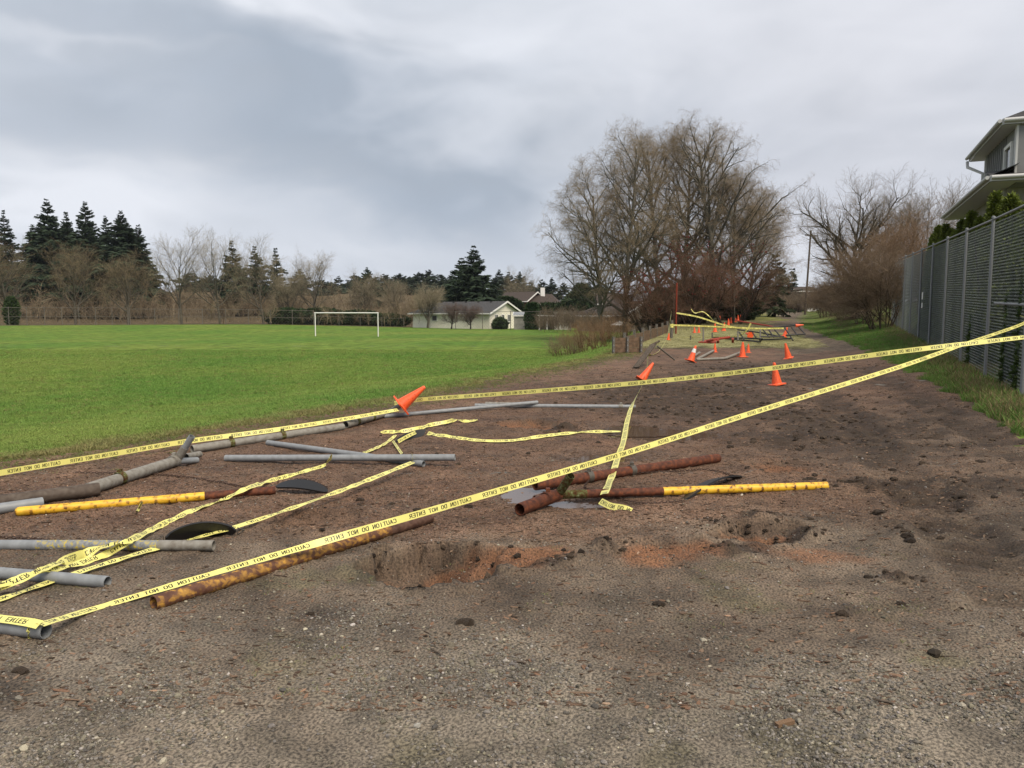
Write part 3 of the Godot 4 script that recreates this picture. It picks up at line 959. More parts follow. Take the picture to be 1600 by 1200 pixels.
func leafy(called: String, base: Vector3, size: Vector3, count: int, flake: float, tint: Color, label: String, category: String, group: String, sd: int, point := 0.0) -> Node3D:   # an evergreen mass: size = half width, height, half depth; point 1 = spire
	rng.seed = sd
	var t := thing(called, base, label, category, group)
	var b := MB.new()
	b.col = Color(0.10, 0.075, 0.055)
	for s in 3:
		var e := Vector3(rng.randfn() * size.x * 0.25, size.y * 0.8, rng.randfn() * size.z * 0.25)
		b.tube(PackedVector3Array([Vector3(rng.randfn() * 0.05, -0.1, rng.randfn() * 0.05), e * 0.5, e]), PackedFloat32Array([0.05, 0.035, 0.01]), 4)
	part("stem", b, M.bark, t)
	var w := []; var c := []
	for i in count:
		var k := rng.randf()
		var prof := lerpf(sqrt(maxf(0.0, 1.0 - pow(2.0 * k - 0.9, 2.0) / 1.25)), pow(1.0 - k, 0.8) * (0.5 + 0.5 * smoothstep(0.0, 0.15, k)), point)
		prof *= 1.0 + 0.28 * nz_a.get_noise_3d(k * 9.0 + sd, sd * 5.0, 0)
		var a := rng.randf() * TAU
		prof *= 1.0 + 0.30 * nz_a.get_noise_3d(cos(a) * 2.2 + sd, sin(a) * 2.2, k * size.y * 1.3)
		var r := prof * sqrt(rng.randf_range(0.25, 1.0))
		var p := Vector3(cos(a) * size.x * r, k * size.y, sin(a) * size.z * r)
		var d := (Vector3(cos(a) * 0.6, 0.9, sin(a) * 0.6) + runit() * 0.5).normalized()
		w.append(Transform3D(basis_along(d, rng.randf() * TAU, flake * rng.randf_range(0.6, 1.3)), p))
		c.append(tint * rng.randf_range(0.65, 1.35))
	tag(copies("crown", sprays.flake[sd % 2], M.leaf, w, c, t), "", "", "", "stuff")
	return t

func make_sprays() -> void:
	sprays.alder = [spray_mesh(201, 0.14, 0.008, 8, 0.03), spray_mesh(202, 0.16, 0.008, 8, 0.035)]
	sprays.plain = [spray_mesh(203, 0.0, 0.008, 7, 0.0), spray_mesh(204, 0.03, 0.008, 7, 0.0)]
	sprays.frond = [frond_mesh(205), frond_mesh(206)]
	sprays.flake = [flake_mesh(207), flake_mesh(208)]

func build_trees() -> void:
	var al := Color(0.235, 0.185, 0.125)
	var ba := Color(0.215, 0.20, 0.165)
	# the big clump of alders beyond the play area
	var clump := [[958, 213, 54.0, 0.20, "tall bare alder with arching limbs on the field side of the clump", 5.1], [1028, 190, 57.0, 0.23, "tall bare alder in the middle of the big clump behind the red pole", 6.0], [1075, 205, 60.0, 0.22, "bare alder deep inside the big clump, behind its neighbours", 7.0], [1122, 183, 56.0, 0.25, "tallest bare alder of the clump, beside the gravel path", 8.0], [1165, 262, 58.0, 0.17, "shorter bare alder on the path side of the clump", 9.0], [1190, 300, 60.0, 0.15, "lowest bare alder of the clump, nearest the dark ragged fir", 9.0], [915, 265, 55.0, 0.16, "lower arching alder on the outer field side of the clump", 9.0]]
	for i in clump.size():
		var a: Array = clump[i]
		var px: float = lerpf(a[0], 1060, 0.18)
		var top := PD(a[0], a[1], a[2])
		var base := PD(px, 500, a[2])
		base.y = Hs(base.x, a[2])
		var lean := Vector3(top.x - base.x, 0, 0)
		var t := bare_tree("alder_tree", "alder", base, top.y - base.y, a[3], a[4], "alders of the big clump", al, ba, 310 + i * 7)
		t.rotation.z = -atan2(lean.x, top.y - base.y) * 0.6
	# the hawthorn with red berries in front of the alders
	for h in [[1075, 372, 50.0, 3.2, "dense reddish hawthorn bush with red berries below the alders", 401], [1140, 385, 52.0, 3.0, "spreading dark reddish hawthorn bush on the path side of the alders", 402], [1020, 425, 51.0, 2.0, "low reddish thorn bush on the field side of the alders", 403]]:
		var base := PD(h[0], 500, h[2]); base.y = Hs(base.x, h[2])
		var hh: float = PD(h[0], h[1], h[2]).y - base.y
		var t := bare_tree("hawthorn_bush", "bush", base, hh, 0.09, h[4], "thorn bushes under the alders", Color(0.140, 0.086, 0.060), Color(0.10, 0.08, 0.065), h[5], {"stems": 8, "flare": 0.95, "bole": 0.72, "clump": 0.7, "kids": [6, 5], "tips": [3, 3], "tipsize": 1.1})
		var w := []; var c := []
		for k in 420:
			var ctr: Vector3 = Vector3(rng.randfn(), 0, rng.randfn()) * h[3] * 0.55
			ctr.y = hh * rng.randf_range(0.35, 1.0)
			if nz_a.get_noise_3dv(ctr * 0.7) < 0.16: continue
			for q in 3:
				w.append(Transform3D(Basis().scaled(Vector3.ONE * rng.randf_range(0.02, 0.04)), ctr + runit() * 0.3))
				c.append(Color(0.30, 0.022, 0.022) * rng.randf_range(0.6, 1.4))
		tag(copies("berries", pebble_mesh(66), M.stone, w, c, t), "", "", "", "stuff")
	# old apple tree and its neighbours beside the path
	var ap := PD(1338, 478, 47.0); ap.y = Hs(ap.x, 47.0)
	bare_tree("apple_tree", "apple", ap, PD(1340, 262, 47.0).y - ap.y, 0.30, "gnarled bare apple tree between the path and the fence", "", Color(0.17, 0.135, 0.095), Color(0.14, 0.128, 0.10), 421, {"bole": 0.52})
	var ap2 := PD(1440, 400, 44.0); ap2.y = Hs(ap2.x, 44.0)
	bare_tree("birch_tree", "vase", ap2, PD(1450, 288, 44.0).y - ap2.y, 0.14, "thin bare tree behind the fence next to the grey house", "", Color(0.19, 0.155, 0.12), Color(0.17, 0.15, 0.13), 425, {"bole": 0.55})
	var ap3 := PD(1400, 420, 41.0); ap3.y = Hs(ap3.x, 41.0)
	bare_tree("birch_tree", "vase", ap3, PD(1400, 345, 41.0).y - ap3.y, 0.10, "small russet bare tree behind the end of the tall fence", "", Color(0.21, 0.14, 0.09), Color(0.15, 0.12, 0.10), 426, {"bole": 0.55})
	# bushes along the bank
	var bushes := [[1376, 524, 34.0, 390, "tall rounded brown leafless bush at the end of the tall fence", 15, 1.0], [1352, 505, 40.0, 425, "brown leafless bush between the apple tree and the tall fence", 10, 0.9], [1322, 490, 50.0, 445, "low twiggy bush on the grass bank under the apple tree", 9, 0.8], [1290, 482, 62.0, 448, "low brown bush farther along the grass bank", 9, 0.8]]
	for i in bushes.size():
		var h: Array = bushes[i]
		var base := PD(h[0], h[1], h[2]); base.y = Hs(base.x, h[2])
		bare_tree("leafless_bush", "bush", base, PD(h[0], h[3], h[2]).y - base.y, 0.03, h[4], "leafless bushes along the path", Color(0.19, 0.14, 0.098), Color(0.14, 0.11, 0.08), 440 + i, {"stems": h[5], "flare": 0.62, "bole": 0.86, "clump": 0.35, "tips": [3, 3], "kids": [6, 5], "tipsize": h[6]})
	# tan osier scrub on the slope between field and playground
	var os := [[905, 552, 0.9], [925, 548, 1.15], [948, 543, 1.2], [968, 532, 1.25], [985, 523, 1.35], [1005, 517, 1.5], [1022, 512, 1.6], [885, 556, 0.7], [940, 530, 1.3], [965, 518, 1.5]]
	for i in os.size():
		var g := GR(os[i][0], os[i][1])
		rng.seed = 460 + i
		var red := i >= 4
		bare_tree("osier_shrub", "bush", Vector3(g.x, H(g.x, -g.z), g.z), os[i][2] * 1.15, 0.012, "dull brown leafless shrub on the slope behind the plank wall" if red else "tan leafless shrub on the grass slope beside the playing field", "brown shrubs behind the plank wall" if red else "tan shrubs on the grass slope", Color(0.21, 0.135, 0.08) if not red else Color(0.17, 0.115, 0.085), Color(0.20, 0.13, 0.07), 470 + i, {"stems": 20, "flare": 0.6, "bole": 0.75, "clump": 0.5, "kids": [4, 2], "tips": [1, 1], "tipsize": 0.45, "ang": [0.45, 0.5]})
	# evergreens round the clump
	var fb := PD(1210, 500, 68.0); fb.y = Hs(fb.x, 68.0)
	conifer(fb, PD(1210, 398, 68.0).y - fb.y, 2.0, "dark ragged fir between the alder clump and the path", "", Color(0.04, 0.055, 0.03), 498, 0.5, 0.1)
	var ev := [[1075, 500, 53.0, 440, 1.9, "dark ivy-like evergreen bush at the foot of the alders"], [1033, 502, 54.0, 455, 1.3, "small dark evergreen bush on the field side of the alders"], [1150, 498, 60.0, 450, 1.8, "low dark evergreen bush under the path-side alder"]]
	for i in ev.size():
		var e: Array = ev[i]
		var base := PD(e[0], e[1], e[2]); base.y = Hs(base.x, e[2])
		leafy("evergreen_bush", base, Vector3(e[4], PD(e[0], e[3], e[2]).y - base.y, e[4]), 1500, 0.34, Color(0.030, 0.045, 0.024), e[5], "bush", "", 500 + i, 0.3)
	# bare trees along the far fence
	var rowt := [[12, 378, 97.0, "bare tree with an ivy-clad trunk at the far fence"], [118, 384, 99.0, "round-headed bare tree behind the far fence, before the firs"], [200, 400, 101.0, "smaller bare tree behind the far fence, below the firs"], [284, 358, 103.0, "tall vase-shaped pale bare tree behind the far fence"], [344, 372, 105.0, "pale bare tree next to the tall vase-shaped one"], [412, 380, 108.0, "slim bare tree behind the far fence near the fir tops"], [491, 392, 116.0, "round bare tree with a straight leader behind the hedge"], [452, 425, 112.0, "low bare tree left of the dark hedge behind the far fence"], [668, 450, 104.0, "leaning bare tree by the end of the cream house"], [570, 430, 120.0, "bare brown tree behind the dark hedge"], [620, 440, 122.0, "bushy bare brown tree between the hedge and the cream house"], [812, 425, 150.0, "thin tall bare tree behind the brown-roofed house"]]
	for i in rowt.size():
		var e: Array = rowt[i]
		var base := PD(e[0], 500, e[2]); base.y = Hs(base.x, e[2])
		bare_tree("bare_tree", "vase", base, PD(e[0], e[1], e[2]).y - base.y, 0.17, e[3], "bare trees behind the far fence", Color(0.25, 0.215, 0.15) if i > 2 else Color(0.20, 0.16, 0.105), Color(0.19, 0.17, 0.135), 530 + i * 3, {"bole": 0.62})
	var iv := PD(19, 500, 96.6); iv.y = Hs(iv.x, 96.6)
	leafy("ivy_clump", iv, Vector3(0.8, 3.4, 0.8), 420, 0.4, Color(0.045, 0.075, 0.025), "dark green ivy climbing the trunk at the far fence", "ivy", "", 561)
	for k in 2:
		var ft := PD([705, 735][k], 511, 98.0); ft.y = Hs(ft.x, 98.0)
		bare_tree("fruit_tree", "apple", ft, 3.4, 0.11, "small bare fruit tree before the cream house wall", "small fruit trees before the cream house", Color(0.14, 0.10, 0.085), Color(0.10, 0.085, 0.075), 571 + k, {"bole": 0.5, "tipsize": 0.6})
	# conifers: photo x of the stem, y of the top, metres away, half spread, ragged
	var firs := [[15, 327, 165.0, 3.6, 0.35, "lone ragged fir top far off at the fence corner"], [84, 308, 140.0, 5.2, 0.35, "tallest dark fir of the group beyond the far fence"], [112, 330, 146.0, 4.6, 0.4, "dark fir between the two tallest of its group"], [141, 313, 142.0, 4.8, 0.45, "dark fir with a lopsided open top"], [172, 336, 146.0, 4.0, 0.4, "dark fir filling the gap in the fir group"], [196, 327, 138.0, 5.4, 0.25, "broad dense dark fir at the edge of the group"], [222, 350, 141.0, 4.0, 0.3, "dark fir on the outer flank of the fir group"], [60, 350, 150.0, 4.5, 0.35, "dark fir low on the flank of the tallest fir"], [366, 376, 145.0, 3.6, 0.4, "ragged fir showing above the pale bare tree"], [402, 384, 148.0, 3.0, 0.5, "thin ragged fir behind the slim bare tree"], [434, 388, 146.0, 2.8, 0.5, "narrow dark fir right of the slim bare tree"], [740, 384, 118.0, 4.4, 0.2, "large dark spruce standing behind the cream house"], [722, 400, 124.0, 3.6, 0.25, "dark spruce tucked behind the large spruce"], [575, 418, 170.0, 3.8, 0.3, "dark fir above the hedge behind the goal"]]
	for i in firs.size():
		var e: Array = firs[i]
		var base := PD(e[0], 498, e[2]); base.y = Hs(base.x, e[2])
		conifer(base, PD(e[0], e[1], e[2]).y - base.y, e[3] * 1.22, e[5], "firs and spruces beyond the field", Color(0.036, 0.056, 0.033), 600 + i, e[4], 0.1)
	# the wooded skyline
	rng.seed = 640
	var sx := [555, 600, 622, 640, 655, 672, 690, 706, 780, 795, 812, 830, 846, 862, 880, 902, 920, 938, 955, 530, 505, 1195, 1222, 1236, 470, 330, 300]
	for i in sx.size():
		var top := 428.0 + rng.randf_range(-8, 14)
		var dd := rng.randf_range(190.0, 240.0)
		if sx[i] >= 900 and sx[i] < 1000: top = 440.0; dd = 130.0
		if sx[i] > 1000: top = 420.0; dd = 110.0
		var base := PD(sx[i], 490, dd); base.y = Hs(base.x, dd)
		conifer(base, PD(sx[i], top, dd).y - base.y, rng.randf_range(3.6, 5.0) * dd / 190.0, "dark conifer of the distant wooded skyline", "distant skyline conifers", Color(0.048, 0.066, 0.046), 650 + i, 0.3, 0.05)
	# hedges and shrubs near the houses
	var hd := [[450, 505, 110.0, 3.5, 485, "dark green clipped hedge behind the far fence"], [500, 505, 112.0, 4.2, 484, "dark green hedge behind the goal"], [560, 507, 113.0, 4.0, 488, "dark green hedge between the goal and the bare trees"], [610, 508, 112.0, 3.0, 494, "low dark hedge ending at the cream house"], [790, 480, 128.0, 3.4, 466, "rounded green shrub behind the cream house roof"], [862, 488, 112.0, 4.6, 476, "trimmed dark green hedge before the brown-roofed house"], [781, 512, 98.5, 0.7, 501, "dark shrub at the gable of the cream house"]]
	for i in hd.size():
		var e: Array = hd[i]
		var base := PD(e[0], e[1], e[2]); base.y = Hs(base.x, e[2])
		leafy("green_hedge" if i != 4 and i != 6 else "green_shrub", base, Vector3(e[3], PD(e[0], e[4], e[2]).y - base.y, 1.4), 1100, 0.55, Color(0.03, 0.05, 0.02), e[5], "hedge" if i != 4 and i != 6 else "shrub", "", 700 + i)
	for k in 3:
		var cb := PD([826, 831, 836][k], 513, 95.0); cb.y = Hs(cb.x, 95.0)
		leafy("cedar_tree", cb, Vector3(0.6, 3.2, 0.6), 420, 0.3, Color(0.028, 0.055, 0.018), "dark columnar cedar between the grey shed and the carport", "tree", "columnar cedars by the carport", 720 + k, 0.55)
	var bigs := [[893, 462, 118.0, 2.0, 462], [910, 470, 112.0, 2.6, 448], [935, 470, 125.0, 2.4, 452]]
	for k in 3:
		var e: Array = bigs[k]
		var cb := PD(e[0], 500, e[2]); cb.y = Hs(cb.x, e[2])
		leafy("evergreen_tree", cb, Vector3(e[3], PD(e[0], e[4], e[2]).y - cb.y, 3.0), 900, 0.8, Color(0.034, 0.055, 0.028), ["rounded evergreen tree at the gable of the brown-roofed house", "tall rounded evergreen tree between the two dark roofs", "evergreen tree behind the dark-roofed grey house"][k], "tree", "", 730 + k, 0.6)
	# bare thicket behind the far fence: one brown mass
	rng.seed = 760
	var w := []; var c := []
	for i in 1700:
		var px := rng.randf_range(-60, 660)
		var d := rng.randf_range(100, 150)
		var p := PD(px, 500, d); p.y = Hs(p.x, d)
		if rng.randf() > 0.75 + nz_a.get_noise_2d(p.x * 0.2, d * 0.2): continue
		var s := rng.randf_range(0.9, 3.6) * (0.6 + 0.6 * smoothstep(100, 125, d)) * (1.0 + 0.8 * nz_a.get_noise_2d(p.x * 0.11, 3.0))
		w.append(Transform3D(basis_along((Vector3.UP + runit() * 0.5).normalized(), rng.randf() * TAU, s), p + Vector3(0, rng.randf_range(0, 1.6), 0)))
		c.append(Color(0.13, 0.098, 0.066).lerp(Color(0.25, 0.205, 0.14), pow(rng.randf(), 2.0)) * rng.randf_range(0.7, 1.3))
	var th := copies("thicket", spray_mesh(209, 0.0, 0.014, 14, 0.0), M.twig, w, c, self)
	tag(th, "brown leafless thicket on the slope behind the far fence", "thicket", "", "stuff")
	w = []; c = []
	for i in 2600:
		var px := rng.randf_range(840, 1340)
		var d := rng.randf_range(64, 108) if px > 1000 else rng.randf_range(78, 92)
		if px > 1185 and px < 1275: d = rng.randf_range(84, 110)
		var p := PD(px, 500, d); p.y = Hs(p.x, d)
		if px < 1000 and rng.randf() < 0.5: continue
		var s := rng.randf_range(0.9, 2.2)
		w.append(Transform3D(basis_along((Vector3.UP + runit() * 0.5).normalized(), rng.randf() * TAU, s), p + Vector3(0, rng.randf_range(0, 0.8), 0)))
		c.append(Color(0.12, 0.09, 0.07).lerp(Color(0.15, 0.12, 0.085), rng.randf()) * rng.randf_range(0.7, 1.3))
	tag(copies("thicket", spray_mesh(210, 0.0, 0.013, 14, 0.0), M.twig, w, c, self), "brown brushwood between the alder clump and the houses", "thicket", "", "stuff")

# ---------- buildings and fences ----------
func up_to(a: Vector3, b: Vector3) -> Transform3D:   # a frame at a with z running to b
	var z := (b - a); z.y = 0; z = z.normalized()
	return Transform3D(Basis(Vector3.UP.cross(z), Vector3.UP, z), a)

# a house: near corner, run along the front, width to the back, eave and ridge heights; ridge runs along the front
func house(called: String, corner: Vector3, along: Vector3, back: Vector3, eave: float, ridge: float, wall_m: Material, roof_m: Material, label: String, over_by := 0.4, hip_far := 0.0) -> Node3D:
	var t := thing(called, corner, label, "house")
	var A := along; var B := back
	var ua := A.normalized(); var ub := B.normalized()
	var E := Vector3(0, eave, 0); var R := Vector3(0, ridge, 0); var low := Vector3(0, -0.6, 0)
	var w := MB.new()
	var c := [Vector3.ZERO, A, A + B, B]
	for i in 4:
		var p: Vector3 = c[i]; var q: Vector3 = c[(i + 1) % 4]
		w.quad(p + low, p + E, q + E, q + low)
	for g in [[Vector3.ZERO, 0], [A, 1]]:
		if g[1] == 1 and hip_far > 0.0: continue
		w.tri(g[0] + E, g[0] + B + E, g[0] + B * 0.5 + R)
	part("wall", w, wall_m, t)
	var r := MB.new()
	var th := Vector3(0, 0.14, 0)
	var a0 := -ua * over_by; var a1 := A + ua * over_by
	var drop := Vector3(0, -over_by * (ridge - eave) / (B.length() * 0.5), 0)
	var r0 := a0 + B * 0.5 + R + th; var r1 := a1 + B * 0.5 + R + th - ua * hip_far
	var f0 := a0 - ub * over_by + E + drop + th; var f1 := a1 - ub * over_by + E + drop + th
	var k0 := a0 + B + ub * over_by + E + drop + th; var k1 := a1 + B + ub * over_by + E + drop + th
	for pl in [[f0, f1, r1, r0], [k1, k0, r0, r1]]:
		r.quad(pl[0], pl[3], pl[2], pl[1])
		r.quad(pl[0] - th, pl[1] - th, pl[2] - th, pl[3] - th)
	if hip_far > 0.0:
		r.tri(f1, r1, k1)
	var ro := part("roof", r, roof_m, t)
	for e in [[f0, f1], [k0, k1]]:
		var g := MB.new()
		var m: Vector3 = (e[0] + e[1]) * 0.5 - Vector3(0, 0.09, 0)
		var tr := up_to(m, e[1] - Vector3(0, 0.09, 0))
		g.box(tr, Vector3(0.12, 0.16, e[0].distance_to(e[1]) + 0.05))
		part("gutter", g, M.white, ro)
	for e in [[f0, r0], [k0, r0]]:
		var bg := MB.new()
		var dz: Vector3 = (e[1] - e[0]).normalized()
		var x := dz.cross(ua).normalized()
		bg.box(Transform3D(Basis(ua, x, dz).orthonormalized(), (e[0] + e[1]) * 0.5 - Vector3(0, 0.08, 0)), Vector3(0.06, 0.2, e[0].distance_to(e[1])))
		part("barge_board", bg, M.white, ro)
	return t

# a window (frame, pane) on the wall through p along u: p = lower corner in the thing's own axes
func window(t: Node3D, p: Vector3, u: Vector3, w: float, h: float, out: Vector3, bars := 1) -> void:
	var b := MB.new()
	var bs := Basis(u, Vector3.UP, u.cross(Vector3.UP)).orthonormalized()
	var c := p + u * w * 0.5 + Vector3(0, h * 0.5, 0)
	for s in [-1.0, 1.0]:
		b.box(Transform3D(bs, c + u * s * w * 0.5 + out * 0.03), Vector3(0.09, h + 0.09, 0.08))
		b.box(Transform3D(bs, c + Vector3(0, s * h * 0.5, 0) + out * 0.03), Vector3(w - 0.09, 0.09, 0.08))
	for k in bars:
		b.box(Transform3D(bs, c + u * (w * (k + 1.0) / (bars + 1.0) - w * 0.5) + out * 0.03), Vector3(0.05, h - 0.09, 0.06))
	var f := part("window", b, M.white, t)
	var g := MB.new()
	g.box(Transform3D(bs, c + out * 0.012), Vector3(w - 0.08, h - 0.08, 0.02))
	part("pane", g, M.glass, f)

func zig_mesh(h: float, pitch_h: float, half: float, wire_r: float) -> ArrayMesh:   # one bent wire of chain link, running up
	var b := MB.new()
	var n := int(h / pitch_h)
	for i in n:
		var s := -1.0 if i % 2 == 0 else 1.0
		var p := Vector3(-half * s, i * pitch_h, wire_r * s); var q := Vector3(half * s, (i + 1) * pitch_h, -wire_r * s)
		b.tube(PackedVector3Array([p, q]), PackedFloat32Array([wire_r, wire_r]), 3)
	return b.mesh()

func chain_fence(called: String, pts: Array, h: float, mesh_half: float, wire_r: float, post_r: float, mid_rail: bool, label: String, group: String) -> Node3D:
	var t := thing(called, pts[0], label, "fence", group)
	var o: Vector3 = pts[0]
	var w := []
	var zig := zig_mesh(h - 0.06, mesh_half, mesh_half, wire_r)
	for i in pts.size():
		var p: Vector3 = pts[i]
		var b := MB.new(o)
		b.tube(PackedVector3Array([p - Vector3(0, 0.2, 0), p + Vector3(0, h + 0.03, 0)]), PackedFloat32Array([post_r, post_r]), 8, true)
		b.lathe(Transform3D(Basis(), p + Vector3(0, h + 0.03, 0)), [[post_r * 1.25, 0.0], [post_r * 1.1, post_r], [0.0, post_r * 1.5]], 8)
		part("post", b, M.galv if mesh_half < 0.06 else M.far_wire, t)
		if i + 1 < pts.size():
			var q: Vector3 = pts[i + 1]
			var r := MB.new(o)
			var side := (q - p).cross(Vector3.UP).normalized() * 0.0
			r.tube(PackedVector3Array([p + Vector3(0, h, 0) + side, q + Vector3(0, h, 0) + side]), PackedFloat32Array([post_r * 0.7, post_r * 0.7]), 6)
			part("rail", r, M.galv if mesh_half < 0.06 else M.far_wire, t)
			if mid_rail:
				var r2 := MB.new(o)
				r2.tube(PackedVector3Array([p + Vector3(0, h * 0.5, 0), q + Vector3(0, h * 0.5, 0)]), PackedFloat32Array([post_r * 0.6, post_r * 0.6]), 6)
				part("rail", r2, M.far_wire, t)
			var n := int(p.distance_to(q) / (mesh_half * 2.0))
			var x := (q - p) / n
			var flat := Vector3(q.x - p.x, 0, q.z - p.z).normalized()
			var bs := Basis(flat, Vector3.UP, flat.cross(Vector3.UP))
			var outw := bs.z * (post_r + 0.012)
			for k in n:
				w.append(Transform3D(bs, p + x * (k + 0.5) + outw + Vector3(0, 0.03, 0) - o))
	tag(copies("wire_mesh", zig, M.wire if mesh_half < 0.06 else M.far_wire, w, [], t), "", "", "", "stuff")
	return t

func build_structures() -> void:
	# tall fence on the right
	var pts := []
	for i in 11:
		var d := 8.95 + 2.82 * i
		var x := fence_x(d)
		pts.append(Vector3(x, H(x, d), -d))
	for i in pts.size():      # smooth the foot line
		pts[i].y = Hs(pts[i].x, -pts[i].z)
	var rail := chain_fence("chain_link_fence", pts, 3.05, 0.028, 0.0023, 0.029, false, "tall galvanised chain-link fence with the tapes tied to it", "")
	var rb := MB.new(pts[0])
	var r0 := Vector3(fence_x(14.2) + 0.03, 0, -14.2); var r1 := Vector3(fence_x(11.9) + 0.03, 0, -11.9)
	r0.y = Hs(r0.x, 14.2) + 1.5; r1.y = Hs(r1.x, 11.9) + 1.5
	rb.tube(PackedVector3Array([r0, r1]), PackedFloat32Array([0.024, 0.024]), 8, true)
	part("brace_rail", rb, M.galv, rail)
	# little white notice on the fence
	var nd := 24.5
	var np := Vector3(fence_x(nd) - 0.08, Hs(fence_x(nd), nd) + 1.45, -nd)
	var nb := MB.new(np)
	var fdir := Vector3(0.411, 0, -1).normalized()
	nb.box(Transform3D(Basis(fdir, Vector3.UP, fdir.cross(Vector3.UP)), np + Vector3(0, 0.1, 0)), Vector3(0.26, 0.22, 0.01))
	nb.box(Transform3D(Basis(fdir, Vector3.UP, fdir.cross(Vector3.UP)), np - Vector3(0, 0.2, 0)), Vector3(0.22, 0.16, 0.01))
	tag(part("notice_plate", nb, M.white, self), "small white notice plates wired to the tall fence", "sign")
	# second, farther length of the same tall fence
	var p2 := []
	for i in 3:
		var d := 45.5 + 2.82 * i
		p2.append(Vector3(fence_x(d) - 1.0, Hs(fence_x(d) - 1.0, d) + 0.5, -d))
	chain_fence("chain_link_fence", p2, 3.05, 0.05, 0.006, 0.045, false, "short grey chain-link fence panel behind the brown bushes", "")
	# cedars behind the tall fence
	rng.seed = 800
	for i in 15:
		var d := 12.3 + i * 1.22
		if i >= 12: d += (i - 11) * 0.5
		var x := fence_x(d) + 0.85 + rng.randf_range(-0.1, 0.2)
		var hh: float = [0.35, 0.1, 0.3, 0.45, 0.7, 0.9, 0.95, 0.55, 0.8, 0.7, 0.45, 0.6, 0.9, 1.0, 0.8][i]
		leafy("cedar_tree", Vector3(x, Hs(x, d) - 0.2, -d), Vector3(0.42, Hs(fence_x(d), d) + 3.05 + hh - Hs(x, d) + 0.2, 0.42), 1500, 0.15, Color(0.115, 0.145, 0.026), "yellow-green pointed cedar of the row behind the tall fence", "tree", "cedar row behind the tall fence", 810 + i, 0.85)
	for k in 3:
		var e: Array = [[1572, 600, 13.3, 1.75], [1598, 610, 12.3, 2.1], [1516, 560, 16.6, 1.2]][k]
		var x := fence_x(e[2]) + 0.16
		leafy("cedar_sapling", Vector3(x, Hs(x, e[2]), -e[2]), Vector3(0.17, e[3], 0.13), 360, 0.10, Color(0.055, 0.085, 0.025), ["slim dark cedar growing against the near fence post", "taller slim cedar growing in front of the tall fence", "low young cedar poking through the tall fence"][k], "tree", "", 830 + k, 0.6)
	right_house()
	far_houses()
	# far fence at the back of the field
	var fp := []
	for i in 20:
		var k := i / 19.0
		var q := Vector3(lerpf(-66, -36, k), 0, -lerpf(88, 105, k))
		q.y = Hs(q.x, -q.z)
		fp.append(q)
	chain_fence("chain_link_fence", fp.slice(0, 12), 2.15, 0.2, 0.008, 0.035, true, "long chain-link fence along the back of the playing field", "")
	var fq := []
	for i in 9:
		var k := i / 8.0
		var q := Vector3(lerpf(-48.5, -27.5, k), 0, -lerpf(98, 107, k))
		q.y = Hs(q.x, -q.z)
		fq.append(q)
	chain_fence("chain_link_fence", fq, 2.0, 0.2, 0.008, 0.045, true, "chain-link fence before the dark hedge behind the goal", "")
	var fr := []
	for i in 5:
		var q := Vector3(lerpf(-27, -14.5, i / 4.0), 0, -lerpf(107.5, 103.5, i / 4.0))
		q.y = Hs(q.x, -q.z)
		fr.append(q)
	chain_fence("chain_link_fence", fr, 1.25, 0.2, 0.008, 0.04, false, "low chain-link fence between the goal and the cream house", "")
	var fs := []
	for i in 10:
		var k := i / 9.0
		var q := Vector3(lerpf(-10.5, 20.5, k), 0, -lerpf(98.5, 80, k))
		q.y = Hs(q.x, -q.z)
		fs.append(q)
	chain_fence("chain_link_fence", fs, 2.2, 0.2, 0.008, 0.04, false, "thin chain-link fence in front of the cream house and sheds", "")
	# goal
	var gl := PD(493, 524.5, 66.0); gl.y = Hs(gl.x, 66.0)
	var gr := PD(591, 527.5, 65.0); gr.y = Hs(gr.x, 65.0)
	var gt := thing("football_goal", gl, "white football goal frame without a net on the green field", "goal")
	for p in [gl, gr]:
		var b := MB.new(gl)
		b.tube(PackedVector3Array([p - Vector3(0, 0.1, 0), p + Vector3(0, 1.98, 0)]), PackedFloat32Array([0.045, 0.045]), 10, true)
		part("post", b, M.white, gt)
	var cb := MB.new(gl)
	var ux := (gr - gl).normalized() * 0.055
	cb.tube(PackedVector3Array([gl + Vector3(0, 1.98, 0) - ux, gr + Vector3(0, 1.98, 0) + ux]), PackedFloat32Array([0.048, 0.048]), 10, true)
	part("crossbar", cb, M.white, gt)
	# utility pole by the path
	var ub := PD(1258, 480, 75.0); ub.y = Hs(ub.x, 75.0)
	var ut := thing("utility_pole", ub, "weathered wooden utility pole beside the far end of the path", "pole")
	var u := MB.new(ub)
	var hh2 := PD(1263, 360, 75.0).y - ub.y
	u.tube(PackedVector3Array([ub - Vector3(0, 0.3, 0), ub + Vector3(0.3, hh2, 0)]), PackedFloat32Array([0.11, 0.08]), 8, true)
	part("shaft", u, M.pole, ut)
	u = MB.new(ub)
	u.box(Transform3D(Basis(Vector3.UP, 0.5), ub + Vector3(0.28, hh2 - 0.5, 0.14)), Vector3(1.6, 0.1, 0.1))
	part("cross_arm", u, M.pole, ut)

